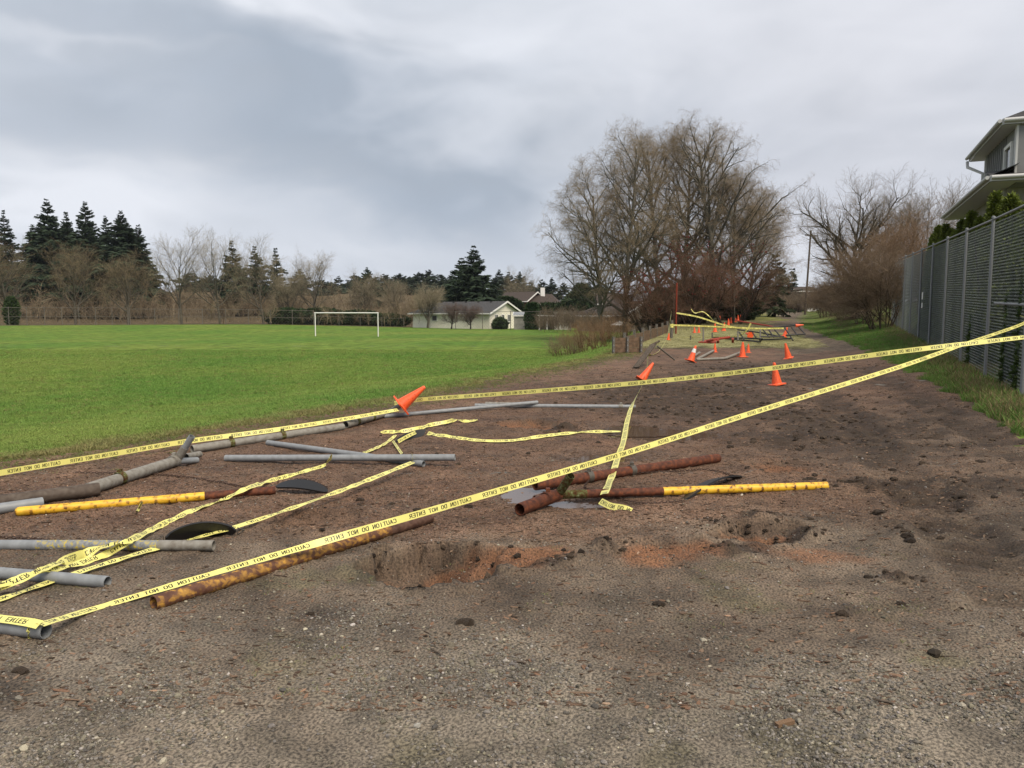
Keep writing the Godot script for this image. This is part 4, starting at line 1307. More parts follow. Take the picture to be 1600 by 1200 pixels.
func right_house() -> void:
	var dir := Vector3(0.411, 0, -1).normalized()        # along the fence, away from the camera
	var outw := Vector3(-1, 0, -0.411).normalized()      # towards the fence
	var backw := -outw
	var c := Vector3(12.85, 0, -20.0)
	c.y = Hs(c.x, 20.0)
	var t := thing("grey_house", c, "two-storey grey board-and-batten house with white trim behind the fence", "house")
	var y1: float = PD(1588, 283, 20.0).y - c.y     # top of the lower wall
	var y2: float = PD(1588, 193, 20.0).y - c.y     # top of the upper wall
	var near := Vector3.ZERO
	var near_low := dir * 0.9
	var far_up := dir * 4.4
	var far_low := dir * 7.9
	var w := MB.new()
	w.box(Transform3D(Basis(backw, Vector3.UP, dir), backw * 4.0 + (near_low + far_low) * 0.5 + Vector3(0, y1 * 0.5 - 0.5, 0)), Vector3(8.0, y1 + 1.0, near_low.distance_to(far_low)))
	part("wall", w, M.greige, t)
	w = MB.new()
	w.box(Transform3D(Basis(backw, Vector3.UP, dir), backw * 4.0 + (dir * 0.0 + far_up) * 0.5 + Vector3(0, (y1 + y2) * 0.5, 0)), Vector3(8.0, y2 - y1 + 0.1, far_up.length()))
	part("upper_wall", w, M.siding, t)
	for k in 14:
		var b := MB.new()
		var s := dir * (0.32 + k * 0.285)
		if k > 0 and k < 4: # the window takes the place of part of these
			b.box(Transform3D(Basis(dir, Vector3.UP, outw), s + outw * 0.016 + Vector3(0, (y1 + y2) * 0.5 - 0.42, 0)), Vector3(0.045, y2 - y1 - 0.86, 0.03))
		else:
			b.box(Transform3D(Basis(dir, Vector3.UP, outw), s + outw * 0.016 + Vector3(0, (y1 + y2) * 0.5, 0)), Vector3(0.045, y2 - y1 - 0.02, 0.03))
		part("batten", b, M.siding, t)
	var tr := MB.new()
	tr.box(Transform3D(Basis(dir, Vector3.UP, outw), dir * 0.1 + outw * 0.022 + Vector3(0, (y1 + y2) * 0.5, 0)), Vector3(0.22, y2 - y1, 0.05))
	part("corner_board", tr, M.trim, t)
	tr = MB.new()
	tr.box(Transform3D(Basis(dir, Vector3.UP, outw), far_up - dir * 0.07 + outw * 0.022 + Vector3(0, (y1 + y2) * 0.5, 0)), Vector3(0.16, y2 - y1, 0.05))
	part("corner_board", tr, M.trim, t)
	tr = MB.new()
	tr.box(Transform3D(Basis(dir, Vector3.UP, outw), dir * 1.34 + outw * 0.022 + Vector3(0, y1 * 0.5, 0)), Vector3(0.26, y1, 0.05))
	part("corner_board", tr, M.trim, t)
	window(t, dir * 0.42 + Vector3(0, y2 - 1.02, 0) + outw * 0.02, dir, 0.82, 0.62, outw, 0)
	window(t, dir * 2.3 + Vector3(0, y1 - 1.55, 0) + outw * 0.01, dir, 0.85, 1.1, outw, 1)
	# roofs: a slab with deep white eaves over each storey
	for e in [[y2, near - dir * 0.1, far_up + dir * 0.65, "roof", 0.36], [y1, near_low - dir * 1.2, far_low + dir * 0.5, "lower_roof", 0.6]]:
		var ye: float = e[0]
		var a: Vector3 = e[1] + outw * e[4] + Vector3(0, ye - 0.02, 0)
		var b: Vector3 = e[2] + outw * e[4] + Vector3(0, ye - 0.02, 0)
		var deep: float = 4.0 if e[3] == "roof" else e[4] + 0.02
		var rise := 1.9 if e[3] == "roof" else 0.28
		var ra: Vector3 = a + backw * (deep + (e[4] if e[3] == "roof" else 0.0)) + Vector3(0, rise, 0)
		var rb: Vector3 = b + backw * (deep + (e[4] if e[3] == "roof" else 0.0)) + Vector3(0, rise, 0)
		if e[3] == "roof":
			rb -= dir * 2.4
			ra += dir * 2.4
		var th := Vector3(0, 0.16, 0)
		var m := MB.new()
		m.quad(a + th, b + th, rb + th, ra + th)
		if e[3] == "roof":
			var ka: Vector3 = a + backw * (8.0 + 2.0 * e[4]); var kb: Vector3 = b + backw * (8.0 + 2.0 * e[4])
			m.quad(kb + th, ka + th, ra + th, rb + th); m.tri(b + th, kb + th, rb + th); m.tri(a + th, ka + th, ra + th)
		var ro := part(e[3], m, M.shingle, t)
		var sf := MB.new()
		var in_a: Vector3 = a + backw * (e[4] - 0.01); var in_b: Vector3 = b + backw * (e[4] - 0.01)
		sf.quad(a, in_a, in_b, b)
		if e[3] == "roof":
			var q: Vector3 = b + backw * (8.0 + 2.0 * e[4])
			var dn3 := Vector3(0, -0.003, 0)
			sf.quad(b + dn3, b - dir * 0.75 + dn3, q - dir * 0.75 + dn3, q + dn3)
		var na: Vector3 = a + dir * (0.09 if e[3] == "roof" else 1.19)
		var wide := backw * 8.0
		sf.quad(a + Vector3(0, -0.004, 0), na + Vector3(0, -0.004, 0), na + wide + Vector3(0, -0.004, 0), a + wide + Vector3(0, -0.004, 0))
		part("soffit", sf, M.trim, ro)
		var fn := MB.new()
		fn.box(Transform3D(Basis(backw, Vector3.UP, dir), a + wide * 0.5 + Vector3(0, 0.08, 0) - dir * 0.012), Vector3(8.0, 0.15, 0.024))
		part("fascia", fn, M.trim, ro)
		var gn := MB.new()
		gn.tube(PackedVector3Array([a + Vector3(0, 0.1, 0) - dir * 0.08, a + wide + Vector3(0, 0.1, 0) - dir * 0.08]), PackedFloat32Array([0.05, 0.05]), 8, true)
		part("gutter", gn, M.trim, ro)
		if e[3] == "lower_roof":
			var sk := MB.new()
			sk.quad(a + th, a + wide + th, na + wide + th + Vector3(0, 0.28, 0), na + th + Vector3(0, 0.28, 0))
			part("skirt_roof", sk, M.shingle, ro)
		var fa := MB.new()
		fa.box(Transform3D(Basis(dir, Vector3.UP, outw), (a + b) * 0.5 + Vector3(0, 0.08, 0) + outw * 0.012), Vector3(a.distance_to(b), 0.15, 0.024))
		part("fascia", fa, M.trim, ro)
		var gu := MB.new()
		gu.tube(PackedVector3Array([a + Vector3(0, 0.1, 0) + outw * 0.08, b + Vector3(0, 0.1, 0) + outw * 0.08]), PackedFloat32Array([0.05, 0.05]), 8, true)
		part("gutter", gu, M.trim, ro)
		if e[3] == "roof":
			var dn := MB.new()
			dn.tube(PackedVector3Array([b + outw * 0.06, b + outw * 0.06 - Vector3(0, 0.18, 0) - dir * 0.1, far_up + outw * 0.07 + Vector3(0, ye - 0.5, 0) + dir * 0.05, far_up + outw * 0.07 + Vector3(0, y1 + 0.25, 0) + dir * 0.05]), PackedFloat32Array([0.045, 0.045, 0.045, 0.045]), 8)
			part("downpipe", dn, M.trim, t)

func far_houses() -> void:
	# cream bungalow across the field
	var c := PD(765, 513, 100.0); c.y = Hs(c.x, 100.0) - 0.05
	var l := PD(645, 511, 107.0); l.y = c.y
	var along := l - c
	var ua := along.normalized()
	var back := Vector3(-ua.z, 0, ua.x) * 7.2
	if back.z > 0: back = -back
	var t := house("bungalow", c, along, back, 2.15, 3.55, M.cream, M.shingle, "long cream bungalow with a grey shingle roof beyond the field", 0.45, 2.6)
	var front := -back.normalized()
	window(t, ua * 8.6 + Vector3(0, 1.05, 0), ua, 0.9, 0.75, front, 0)
	var side := -ua
	for k in 3:
		window(t, back.normalized() * (1.2 + k * 1.5) + Vector3(0, 0.95, 0), back.normalized(), 0.7, 0.95, side, 1)
	for k in 5:
		var v := MB.new()
		v.box(Transform3D(Basis(), ua * (2.0 + k * 2.1) + back * 0.46 + Vector3(0, 3.62, 0)), Vector3(0.3, 0.16, 0.3))
		part("roof_vent", v, M.black, t)
	# grey shed, right of the gable
	var s := PD(803, 513.5, 97.0); s.y = Hs(s.x, 97.0) - 0.05
	house("garden_shed", s, Vector3(1.6, 0, 0.1), Vector3(0.1, 0, -2.2), 1.75, 2.1, M.greige, M.zinc, "small pale grey garden shed between the bungalow and the cedars", 0.12)
	# carport
	var k0 := PD(842, 514, 94.0); k0.y = Hs(k0.x, 94.0)
	var ct := thing("carport", k0, "low flat-roofed grey carport and store beside the columnar cedars", "carport")
	var b := MB.new()
	b.box(Transform3D(Basis(), Vector3(3.0, 1.0, -1.6)), Vector3(1.9, 2.0, 3.0))
	part("store_wall", b, M.greige, ct)
	b = MB.new()
	b.box(Transform3D(Basis(), Vector3(0.9, 0.9, -3.0)), Vector3(2.3, 1.8, 0.08))
	part("back_wall", b, M.siding, ct)
	for x in [0.05, 1.0, 1.95]:
		b = MB.new()
		b.box(Transform3D(Basis(), Vector3(x, 0.82, -0.1)), Vector3(0.09, 1.66, 0.09))
		part("post", b, M.white, ct)
	b = MB.new()
	b.box(Transform3D(Basis(Vector3.BACK, -0.03), Vector3(0.95, 1.72, -1.6)), Vector3(2.2, 0.1, 3.4))
	part("roof", b, M.white, ct)
	b = MB.new()
	b.box(Transform3D(Basis(), Vector3(3.05, 2.06, -1.6)), Vector3(2.3, 0.11, 3.6))
	part("roof", b, M.greige, ct)
	for x in [2.6, 3.4]:
		b = MB.new()
		b.box(Transform3D(Basis(), Vector3(x, 1.3, -0.085)), Vector3(0.22, 0.5, 0.03))
		part("window", b, M.glass, ct)
	# brown-roofed two-storey house behind
	var h := PD(822, 482, 140.0); h.y = Hs(h.x, 140.0) + 0.2
	var top: float = PD(835, 470, 140.0).y - h.y
	var rid: float = PD(835, 456, 140.0).y - h.y
	var bt := house("brown_house", h, Vector3(-5.0, 0, -2.4), Vector3(3.6, 0, -7.5), top, rid, M.brick, M.shingle_brown, "two-storey house with brown brick walls and a brown roof", 0.5)
	for q in 2:
		window(bt, Vector3(-5.0, 0, -2.4).normalized() * (0.6 + 1.8 * q) + Vector3(0, top - 1.5, 0), Vector3(-5.0, 0, -2.4).normalized(), 1.3, 1.1, Vector3(-2.4, 0, 5.0).normalized() * -1.0 if false else Vector3(-0.43, 0, 0.9), 1)
	var h2 := PD(825, 482, 141.0); h2.y = h.y
	var b2 := house("brown_house", h2, Vector3(5.4, 0, -1.0), Vector3(1.2, 0, -7.0), top - 0.5, rid - 0.4, M.brick, M.shingle_brown, "brown wing with a row of small white windows beside the brown house", 0.5, 2.0)
	for q in 3:
		window(b2, Vector3(0.7 + q * 1.6, top - 1.7, -0.13 - q * 0.3), Vector3(5.4, 0, -1.0).normalized(), 0.8, 0.9, Vector3(0.18, 0, 0.98), 0)
	var ch := MB.new()
	ch.box(Transform3D(Basis(), Vector3(2.8, rid + 0.1, -3.5)), Vector3(0.8, 1.6, 0.8))
	part("chimney", ch, M.white, b2)
	# dark-roofed grey house behind the scrub
	var g := PD(972, 512, 84.0); g.y = Hs(g.x, 84.0)
	var ge: float = PD(972, 492, 84.0).y - g.y
	var gr2: float = PD(1000, 471, 84.0).y - g.y
	var gh := house("grey_bungalow", g, Vector3(-4.6, 0, -3.5), Vector3(5.6, 0, -6.4), ge, gr2, M.greige, M.shingle_brown, "pale grey house with a dark brown roof behind the scrub", 0.5, 2.2)
	window(gh, Vector3(-4.6, 0, -3.5).normalized() * 1.2 + Vector3(0, ge - 1.2, 0), Vector3(-4.6, 0, -3.5).normalized(), 1.6, 0.9, Vector3(-0.6, 0, 0.8), 1)
	# another roof behind
	var g3 := PD(915, 490, 120.0); g3.y = Hs(g3.x, 120.0)
	house("brown_house", g3, Vector3(6.0, 0, -2.0), Vector3(2.0, 0, -6.0), PD(915, 474, 120.0).y - g3.y, PD(915, 459, 120.0).y - g3.y, M.greige, M.shingle_brown, "low house showing its brown roof behind the evergreen trees", 0.4)
	# white garden canopy
	var wp := PD(968, 512, 79.0); wp.y = Hs(wp.x, 79.0)
	var wt := thing("garden_parasol", wp, "small white garden parasol in front of the dark-roofed house", "parasol")
	var pm := MB.new()
	pm.lathe(Transform3D(), [[0.02, 0.0], [0.02, 1.1]], 6)
	part("pole", pm, M.white, wt)
	pm = MB.new()
	pm.lathe(Transform3D(), [[0.95, 0.78], [0.5, 1.0], [0.0, 1.18]], 8)
	part("canopy", pm, M.white, wt)
	# buildings at the end of the path
	var e := PD(1238, 488, 112.0); e.y = Hs(e.x, 112.0) - 0.2
	house("white_house", e, Vector3(5.0, 0, -1.5), Vector3(1.5, 0, -6.0), PD(1238, 470, 112.0).y - e.y, PD(1238, 459, 112.0).y - e.y, M.white, M.shingle, "white house with a dark roof at the end of the path", 0.4)
	var e2 := PD(1240, 480, 128.0); e2.y = Hs(e2.x, 128.0)
	house("brick_house", e2, Vector3(4.0, 0, -1.0), Vector3(1.0, 0, -6.0), PD(1240, 455, 128.0).y - e2.y, PD(1240, 448, 128.0).y - e2.y, M.brick, M.shingle_brown, "reddish brick house behind the white one at the path's end", 0.3)
	var bin := PD(1249, 487, 90.0); bin.y = Hs(bin.x, 90.0)
	var bt2 := thing("rubbish_bin", bin, "small dark bin standing by the far end of the path", "bin")
	var bm := MB.new()
	bm.lathe(Transform3D(), [[0.26, 0.0], [0.32, 0.8]], 10)
	part("body", bm, M.black, bt2)
	bm = MB.new()
	bm.lathe(Transform3D(), [[0.35, 0.8], [0.33, 0.88], [0.0, 0.97]], 10)
	part("lid", bm, M.black, bt2)
	var car := PD(1200, 489, 96.0); car.y = Hs(car.x, 96.0)
	leafy("grey_shrub", car, Vector3(4.0, 1.4, 1.4), 300, 0.7, Color(0.10, 0.095, 0.085), "pale grey-brown shrub across the end of the path", "shrub", "", 790)

# ---------- pipes, cones, tape ----------
func hollow(b: MB, a: Vector3, c: Vector3, r: float, sides := 18) -> void:
	var u := (c - a).normalized()
	b.tube(PackedVector3Array([a, a + u * 0.004, c - u * 0.004, c]), PackedFloat32Array([r - 0.002, r, r, r - 0.002]), sides)
	var wall := r * 0.86
	for e in [[a, u], [c, -u]]:
		var x: Vector3 = e[1].cross(Vector3.UP if absf(e[1].y) < 0.9 else Vector3.RIGHT).normalized()
		var y: Vector3 = e[1].cross(x)
		for k in sides:
			var a0 := TAU * k / sides; var a1 := TAU * (k + 1) / sides
			var d0 := x * cos(a0) + y * sin(a0); var d1 := x * cos(a1) + y * sin(a1)
			var p: Vector3 = e[0]
			b.quad(p + d0 * wall, p + d1 * wall, p + d1 * (r - 0.002), p + d0 * (r - 0.002))

func bore(a: Vector3, c: Vector3, r: float, sides := 14) -> MB:
	var b := MB.new(a)
	var u := (c - a).normalized()
	b.tube(PackedVector3Array([a, c]), PackedFloat32Array([r * 0.86, r * 0.86]), sides, false, 1.0, true)
	return b

func pipe(a: Vector3, c: Vector3, r: float, sections: Array, label: String, group: String, parent: Node3D = null) -> Node3D:
	# sections: [[end share, material], ...] from a to c; every section is a part
	a.y -= 0.006; c.y -= 0.006
	var t: Node3D = parent if parent else thing("steel_pipe", a, label, "pipe", group)
	var o := t.position
	var from := 0.0
	for s in sections:
		var b := MB.new(o)
		var p := a.lerp(c, from); var q := a.lerp(c, s[0])
		if sections.size() == 1:
			hollow(b, p, q, r)
		else:
			var u := (q - p).normalized()
			b.tube(PackedVector3Array([p, q]), PackedFloat32Array([r, r]), 18)
			for e in [[from == 0.0, p, u], [s[0] == 1.0, q, -u]]:
				if not e[0]: continue
				var x: Vector3 = e[2].cross(Vector3.UP).normalized(); var y: Vector3 = e[2].cross(x)
				for k in 18:
					var d0 := x * cos(TAU * k / 18) + y * sin(TAU * k / 18); var d1 := x * cos(TAU * (k + 1) / 18) + y * sin(TAU * (k + 1) / 18)
					b.quad(e[1] + d0 * r * 0.86, e[1] + d1 * r * 0.86, e[1] + d1 * r, e[1] + d0 * r)
		part("tube" if sections.size() == 1 else s[2], b, s[1], t)
		from = s[0]
	var i := bore(a, c, r)
	for k in i.v.size(): i.v[k] += a - o
	part("bore", i, sections[0][1], t)
	return t

func clamp_ring(t: Node3D, p: Vector3, u: Vector3, r: float, m: Material, half := 0.03) -> void:
	var b := MB.new(t.position)
	b.tube(PackedVector3Array([p - u * half, p - u * half * 0.9, p + u * half * 0.9, p + u * half]), PackedFloat32Array([r * 1.02, r * 1.16, r * 1.16, r * 1.02]), 14)
	b.box(Transform3D(Basis(), p + Vector3(0, r * 1.25, 0)), Vector3(0.035, 0.04, 0.045))
	part("clamp", b, m, t)

func smooth_path(p: Array, per: int) -> Array:   # Catmull-Rom through [pos, roll]
	var out := []
	for i in p.size() - 1:
		var a: Vector3 = p[maxi(i - 1, 0)][0]; var b: Vector3 = p[i][0]; var c: Vector3 = p[i + 1][0]; var d: Vector3 = p[mini(i + 2, p.size() - 1)][0]
		for k in per:
			var t := float(k) / per
			out.append([b.cubic_interpolate(c, a, d, t), lerpf(p[i][1], p[i + 1][1], t)])
	out.append(p[p.size() - 1])
	return out

# a ribbon of warning tape; roll 0 stands on edge, PI/2 lies flat; wide = seen width in metres where it is folded
func tape(points: Array, label: String, wide: float, flip_u: bool, flip_v: bool, rough: float, sd: int, shift := 0.0, per := 12, group := "") -> void:
	rng.seed = sd
	var path := smooth_path(points, per)
	var o: Vector3 = path[0][0]
	var b := MB.new(o)
	var run := shift
	var prev: Vector3 = o
	var m := path.size()
	var cross := 4
	for i in m:
		var p: Vector3 = path[i][0]
		run += p.distance_to(prev)
		prev = p
		var tg: Vector3 = (path[mini(i + 1, m - 1)][0] - path[maxi(i - 1, 0)][0]).normalized()
		var side := tg.cross(Vector3.UP).normalized()
		var up := side.cross(tg).normalized()
		var n1 := nz_b.get_noise_2d(run * 0.8 + sd * 3.1, 0.0)
		var n2 := nz_b.get_noise_2d(run * 2.2 + sd * 7.7, 9.0)
		var roll: float = path[i][1] + rough * n1 * 1.6
		var wd := up * cos(roll) - side * sin(roll)
		var nn := tg.cross(wd).normalized()
		var w := wide * (1.0 - rough * 0.35 * absf(n2))
		for k in cross + 1:
			var v := float(k) / cross
			var fold := (0.5 - absf(v - 0.5)) * rough * 0.06 * (n2 + 0.4) + rough * 0.006 * sin(v * 9.0 + run * 23.0)
			b.add(p + wd * (v - 0.5) * w + nn * fold, nn, Vector2((-run if flip_u else run) / 0.62, v if flip_v else 1.0 - v))
	for i in m - 1:
		for k in cross:
			var q := i * (cross + 1) + k
			b.ix.append_array([q, q + 1, q + cross + 1, q + 1, q + cross + 2, q + cross + 1])
	tag(part("warning_tape", b, M.tape, self), label, "tape", group)

func cone_mesh(h: float) -> Array:
	var base := h * 0.30
	var b := MB.new()
	# square rubber foot with rounded corners
	var ring := []
	for q in 4:
		for s in 4:
			var a := TAU * (q * 0.25 + s / 3.0 * 0.25)
			var c := Vector2([1, -1, -1, 1][q], [1, 1, -1, -1][q]) * base * 0.8
			ring.append(c + Vector2(cos(a), sin(a)) * base * 0.2)
	var th := h * 0.045
	for i in ring.size():
		var p: Vector2 = ring[i]; var q: Vector2 = ring[(i + 1) % ring.size()]
		b.quad(Vector3(q.x, 0, q.y), Vector3(p.x, 0, p.y), Vector3(p.x, th, p.y), Vector3(q.x, th, q.y))
		b.tri(Vector3(0, th, 0), Vector3(q.x, th, q.y), Vector3(p.x, th, p.y))
		b.tri(Vector3(0, 0.001, 0), Vector3(p.x, 0, p.y), Vector3(q.x, 0, q.y))
	var c := MB.new()
	var r0 := h * 0.215; var r1 := h * 0.062
	c.lathe(Transform3D(), [[r0 * 1.12, th], [r0, th + h * 0.03], [lerpf(r0, r1, 0.5), h * 0.53], [r1, h * 0.965], [r1 * 0.75, h], [r1 * 0.62, h * 0.995], [r1 * 0.6, h * 0.93]], 18)
	var k := MB.new()
	k.lathe(Transform3D(), [[lerpf(r0, r1, 0.52) * 1.03, h * 0.55], [lerpf(r0, r1, 0.80) * 1.04, h * 0.80]], 18)
	return [b.mesh(), c.mesh(), k.mesh()]

func build_cones() -> void:
	var big := cone_mesh(0.46); var small := cone_mesh(0.30)
	# base x, y in the photo; lean right, lean away (radians); small; label
	var list := [
		[1214, 602, -0.16, 0.0, 0, "orange traffic cone leaning slightly, behind both long tapes"],
		[1232, 561, -0.24, 0.0, 0, "orange traffic cone tipped towards the play area on churned earth"],
		[1160, 558, 0.0, 0.0, 0, "upright orange traffic cone at the bent end of the grey pipe frame"],
		[1169, 551, 0.0, 0.0, 1, "small orange cone just behind the upright cone at the pipe frame"],
		[1117, 550, 0.0, 0.0, 1, "small orange cone at the straight end of the grey pipe frame"],
		[1079, 566, 0.33, 0.1, 0, "orange traffic cone with a white reflective collar"],
		[1002, 595, 0.62, 0.15, 0, "orange cone heaved over beside the hanging tape on brown chips"],
		[1085, 520, 0.0, 0.0, 1, "small orange cone on the back edge of the worn turf"],
		[1092, 520, 0.0, 0.0, 1, "small orange cone on the back edge of the worn turf"],
		[1117, 519, 0.0, 0.0, 0, "orange cone behind the fallen climbing frame's black post"],
		[1131, 517, 0.05, 0.0, 0, "orange cone behind the hanging loop of tape at the climbing frame"],
		[1138, 509, 0.0, 0.0, 0, "orange cone in the staggered line beyond the climbing frame"],
		[1142, 506, 0.0, 0.0, 0, "orange cone in the staggered line beyond the climbing frame"],
		[1146.5, 503.5, 0.0, 0.0, 1, "small orange cone in the staggered line beyond the climbing frame"],
		[1149.5, 503, 0.0, 0.0, 1, "small orange cone in the staggered line beyond the climbing frame"],
		[1153, 501.5, 0.0, 0.0, 0, "orange cone at the far end of the staggered line on the path"],
		[1157, 501.5, 0.0, 0.0, 0, "orange cone at the far end of the staggered line on the path"],
		[1124.5, 503, 0.0, 0.0, 0, "lone orange cone on the rough grass left of the staggered line"],
		[1044, 531, 0.1, 0.0, 1, "orange cone half hidden behind the tape at the red pole"],
		[1225, 528, 0.3, 0.0, 0, "orange cone leaning on the black ladder rungs"],
		[1014, 526, 0.0, 0.0, 1, "small orange cone beside the end of the plank wall"],
	]
	for i in list.size():
		var e: Array = list[i]
		var g := GR(e[0], e[1])
		g.y = H(g.x, -g.z)
		var grp := ""
		if i in [7, 8]: grp = "small cones at the back of the turf"
		if i in [11, 12]: grp = "line of cones beyond the climbing frame"
		if i in [13, 14]: grp = "small cones in the line beyond the climbing frame"
		if i in [15, 16]: grp = "cones at the far end of the line"
		var t := thing("traffic_cone", g, e[5], "traffic cone", grp)
		var bs := Basis(Vector3.BACK, -e[2]) * Basis(Vector3.RIGHT, -e[3]) * Basis(Vector3.UP, 0.35 + i * 0.7)
		t.transform = Transform3D(bs, g + Vector3(0, 0.1 * absf(e[2]) * (0.0 if e[2] > 0.5 else 1.0), 0))
		var ms := small if e[4] == 1 else big
		var body := part_mesh("body", ms[1], M.orange, t)
		part_mesh("foot", ms[0], M.orange, t)
		if i == 5: part_mesh("collar", ms[2], M.collar, body)
	# knocked-over cone stuck on the upright pipe stub
	var a := GR(617, 641, 0.12)
	var tip := PD(649, 616, -a.z + 0.05)
	var u := (tip - a).normalized()
	var t2 := thing("traffic_cone", a, "orange traffic cone toppled on the pipe joint with the tape tied round it", "traffic cone")
	t2.transform = Transform3D(basis_along(u, 0.5, 1.0), PD(626, 634, -a.z))
	part_mesh("body", big[1], M.orange, t2); part_mesh("foot", big[0], M.orange, t2)
	# cone lying with its open foot towards us, and one on the ladder tip
	var l := GR(1173, 524, 0.12)
	var t3 := thing("traffic_cone", l, "orange cone lying on its side with its foot turned out", "traffic cone")
	t3.transform = Transform3D(basis_along(Vector3(-0.2, 0.15, -1).normalized(), 0.3, 1.0), l + Vector3(0, 0.02, 0))
	part_mesh("body", big[1], M.orange, t3); part_mesh("foot", big[0], M.orange, t3)
	var l4 := PD(1243, 509, 33.6)
	var t4 := thing("traffic_cone", l4, "orange cone pushed sideways over the raised end of the black ladder", "traffic cone")
	t4.transform = Transform3D(basis_along(Vector3(1, 0.12, 0.2).normalized(), 0.3, 0.75), l4)
	part_mesh("body", big[1], M.orange, t4); part_mesh("foot", small[0], M.orange, t4)

func chain(points: Array, label: String, group := "") -> void:
	var path := smooth_path(points, 8)
	var o: Vector3 = path[0][0]
	var b := MB.new(o)
	var left := 0.0
	var flip := 0
	for i in path.size() - 1:
		var p: Vector3 = path[i][0]; var q: Vector3 = path[i + 1][0]
		var l := p.distance_to(q)
		var u := (q - p).normalized()
		var at := left
		while at < l:
			var c := p + u * at
			var side := u.cross(Vector3.UP).normalized()
			var w := (side if flip % 2 == 0 else side.cross(u)) * 0.009
			c.y = maxf(c.y, H(c.x, -c.z) + 0.006)
			var ring := PackedVector3Array(); var rr := PackedFloat32Array()
			for k in 7:
				var a := TAU * k / 6.0
				ring.append(c + u * cos(a) * 0.019 + w * sin(a)); rr.append(0.0034)
			b.tube(ring, rr, 4)
			flip += 1
			at += 0.03
		left = at - l
	tag(part("swing_chain", b, M.chain, self), label, "chain", group)

func belt_seat(a: Vector3, c: Vector3, sag: float, wide: float, tilt: float, label: String) -> void:   # a curved rubber swing seat
	var t := thing("belt_swing", a, label, "swing", "")
	var b := MB.new(a)
	var u := (c - a).normalized()
	var side := u.cross(Vector3.UP).normalized()
	var wv := (side * cos(tilt) + Vector3.UP * sin(tilt)) * wide * 0.5
	var upv := wv.cross(u).normalized()
	if upv.y < 0: upv = -upv
	var n := 16
	var prev := []
	for i in n + 1:
		var k := float(i) / n
		var p := a.lerp(c, k) + upv * (4.0 * k * (1.0 - k)) * sag
		var taper := 0.18 + 0.82 * sqrt(sin(PI * clampf(k, 0.0, 1.0)))
		var tg := ((c - a) + upv * 4.0 * (1.0 - 2.0 * k) * sag).normalized()
		var nn := wv.cross(tg).normalized() * 0.008
		var now := [p - wv * taper - nn, p + wv * taper - nn, p + wv * taper + nn, p - wv * taper + nn]
		if i > 0:
			for e in 4:
				b.quad(prev[e], prev[(e + 1) % 4], now[(e + 1) % 4], now[e])
		prev = now
	part("belt", b, M.rubber, t)
	for e in [[a, -u], [c, u]]:
		var m := MB.new(a)
		var ring := PackedVector3Array(); var rr := PackedFloat32Array()
		for k in 4:
			var q := TAU * k / 3.0
			ring.append(e[0] + e[1] * (0.03 + 0.03 * cos(q)) + wv.normalized() * 0.035 * sin(q)); rr.append(0.005)
		m.tube(ring, rr, 5)
		part("shackle", m, M.iron, t)

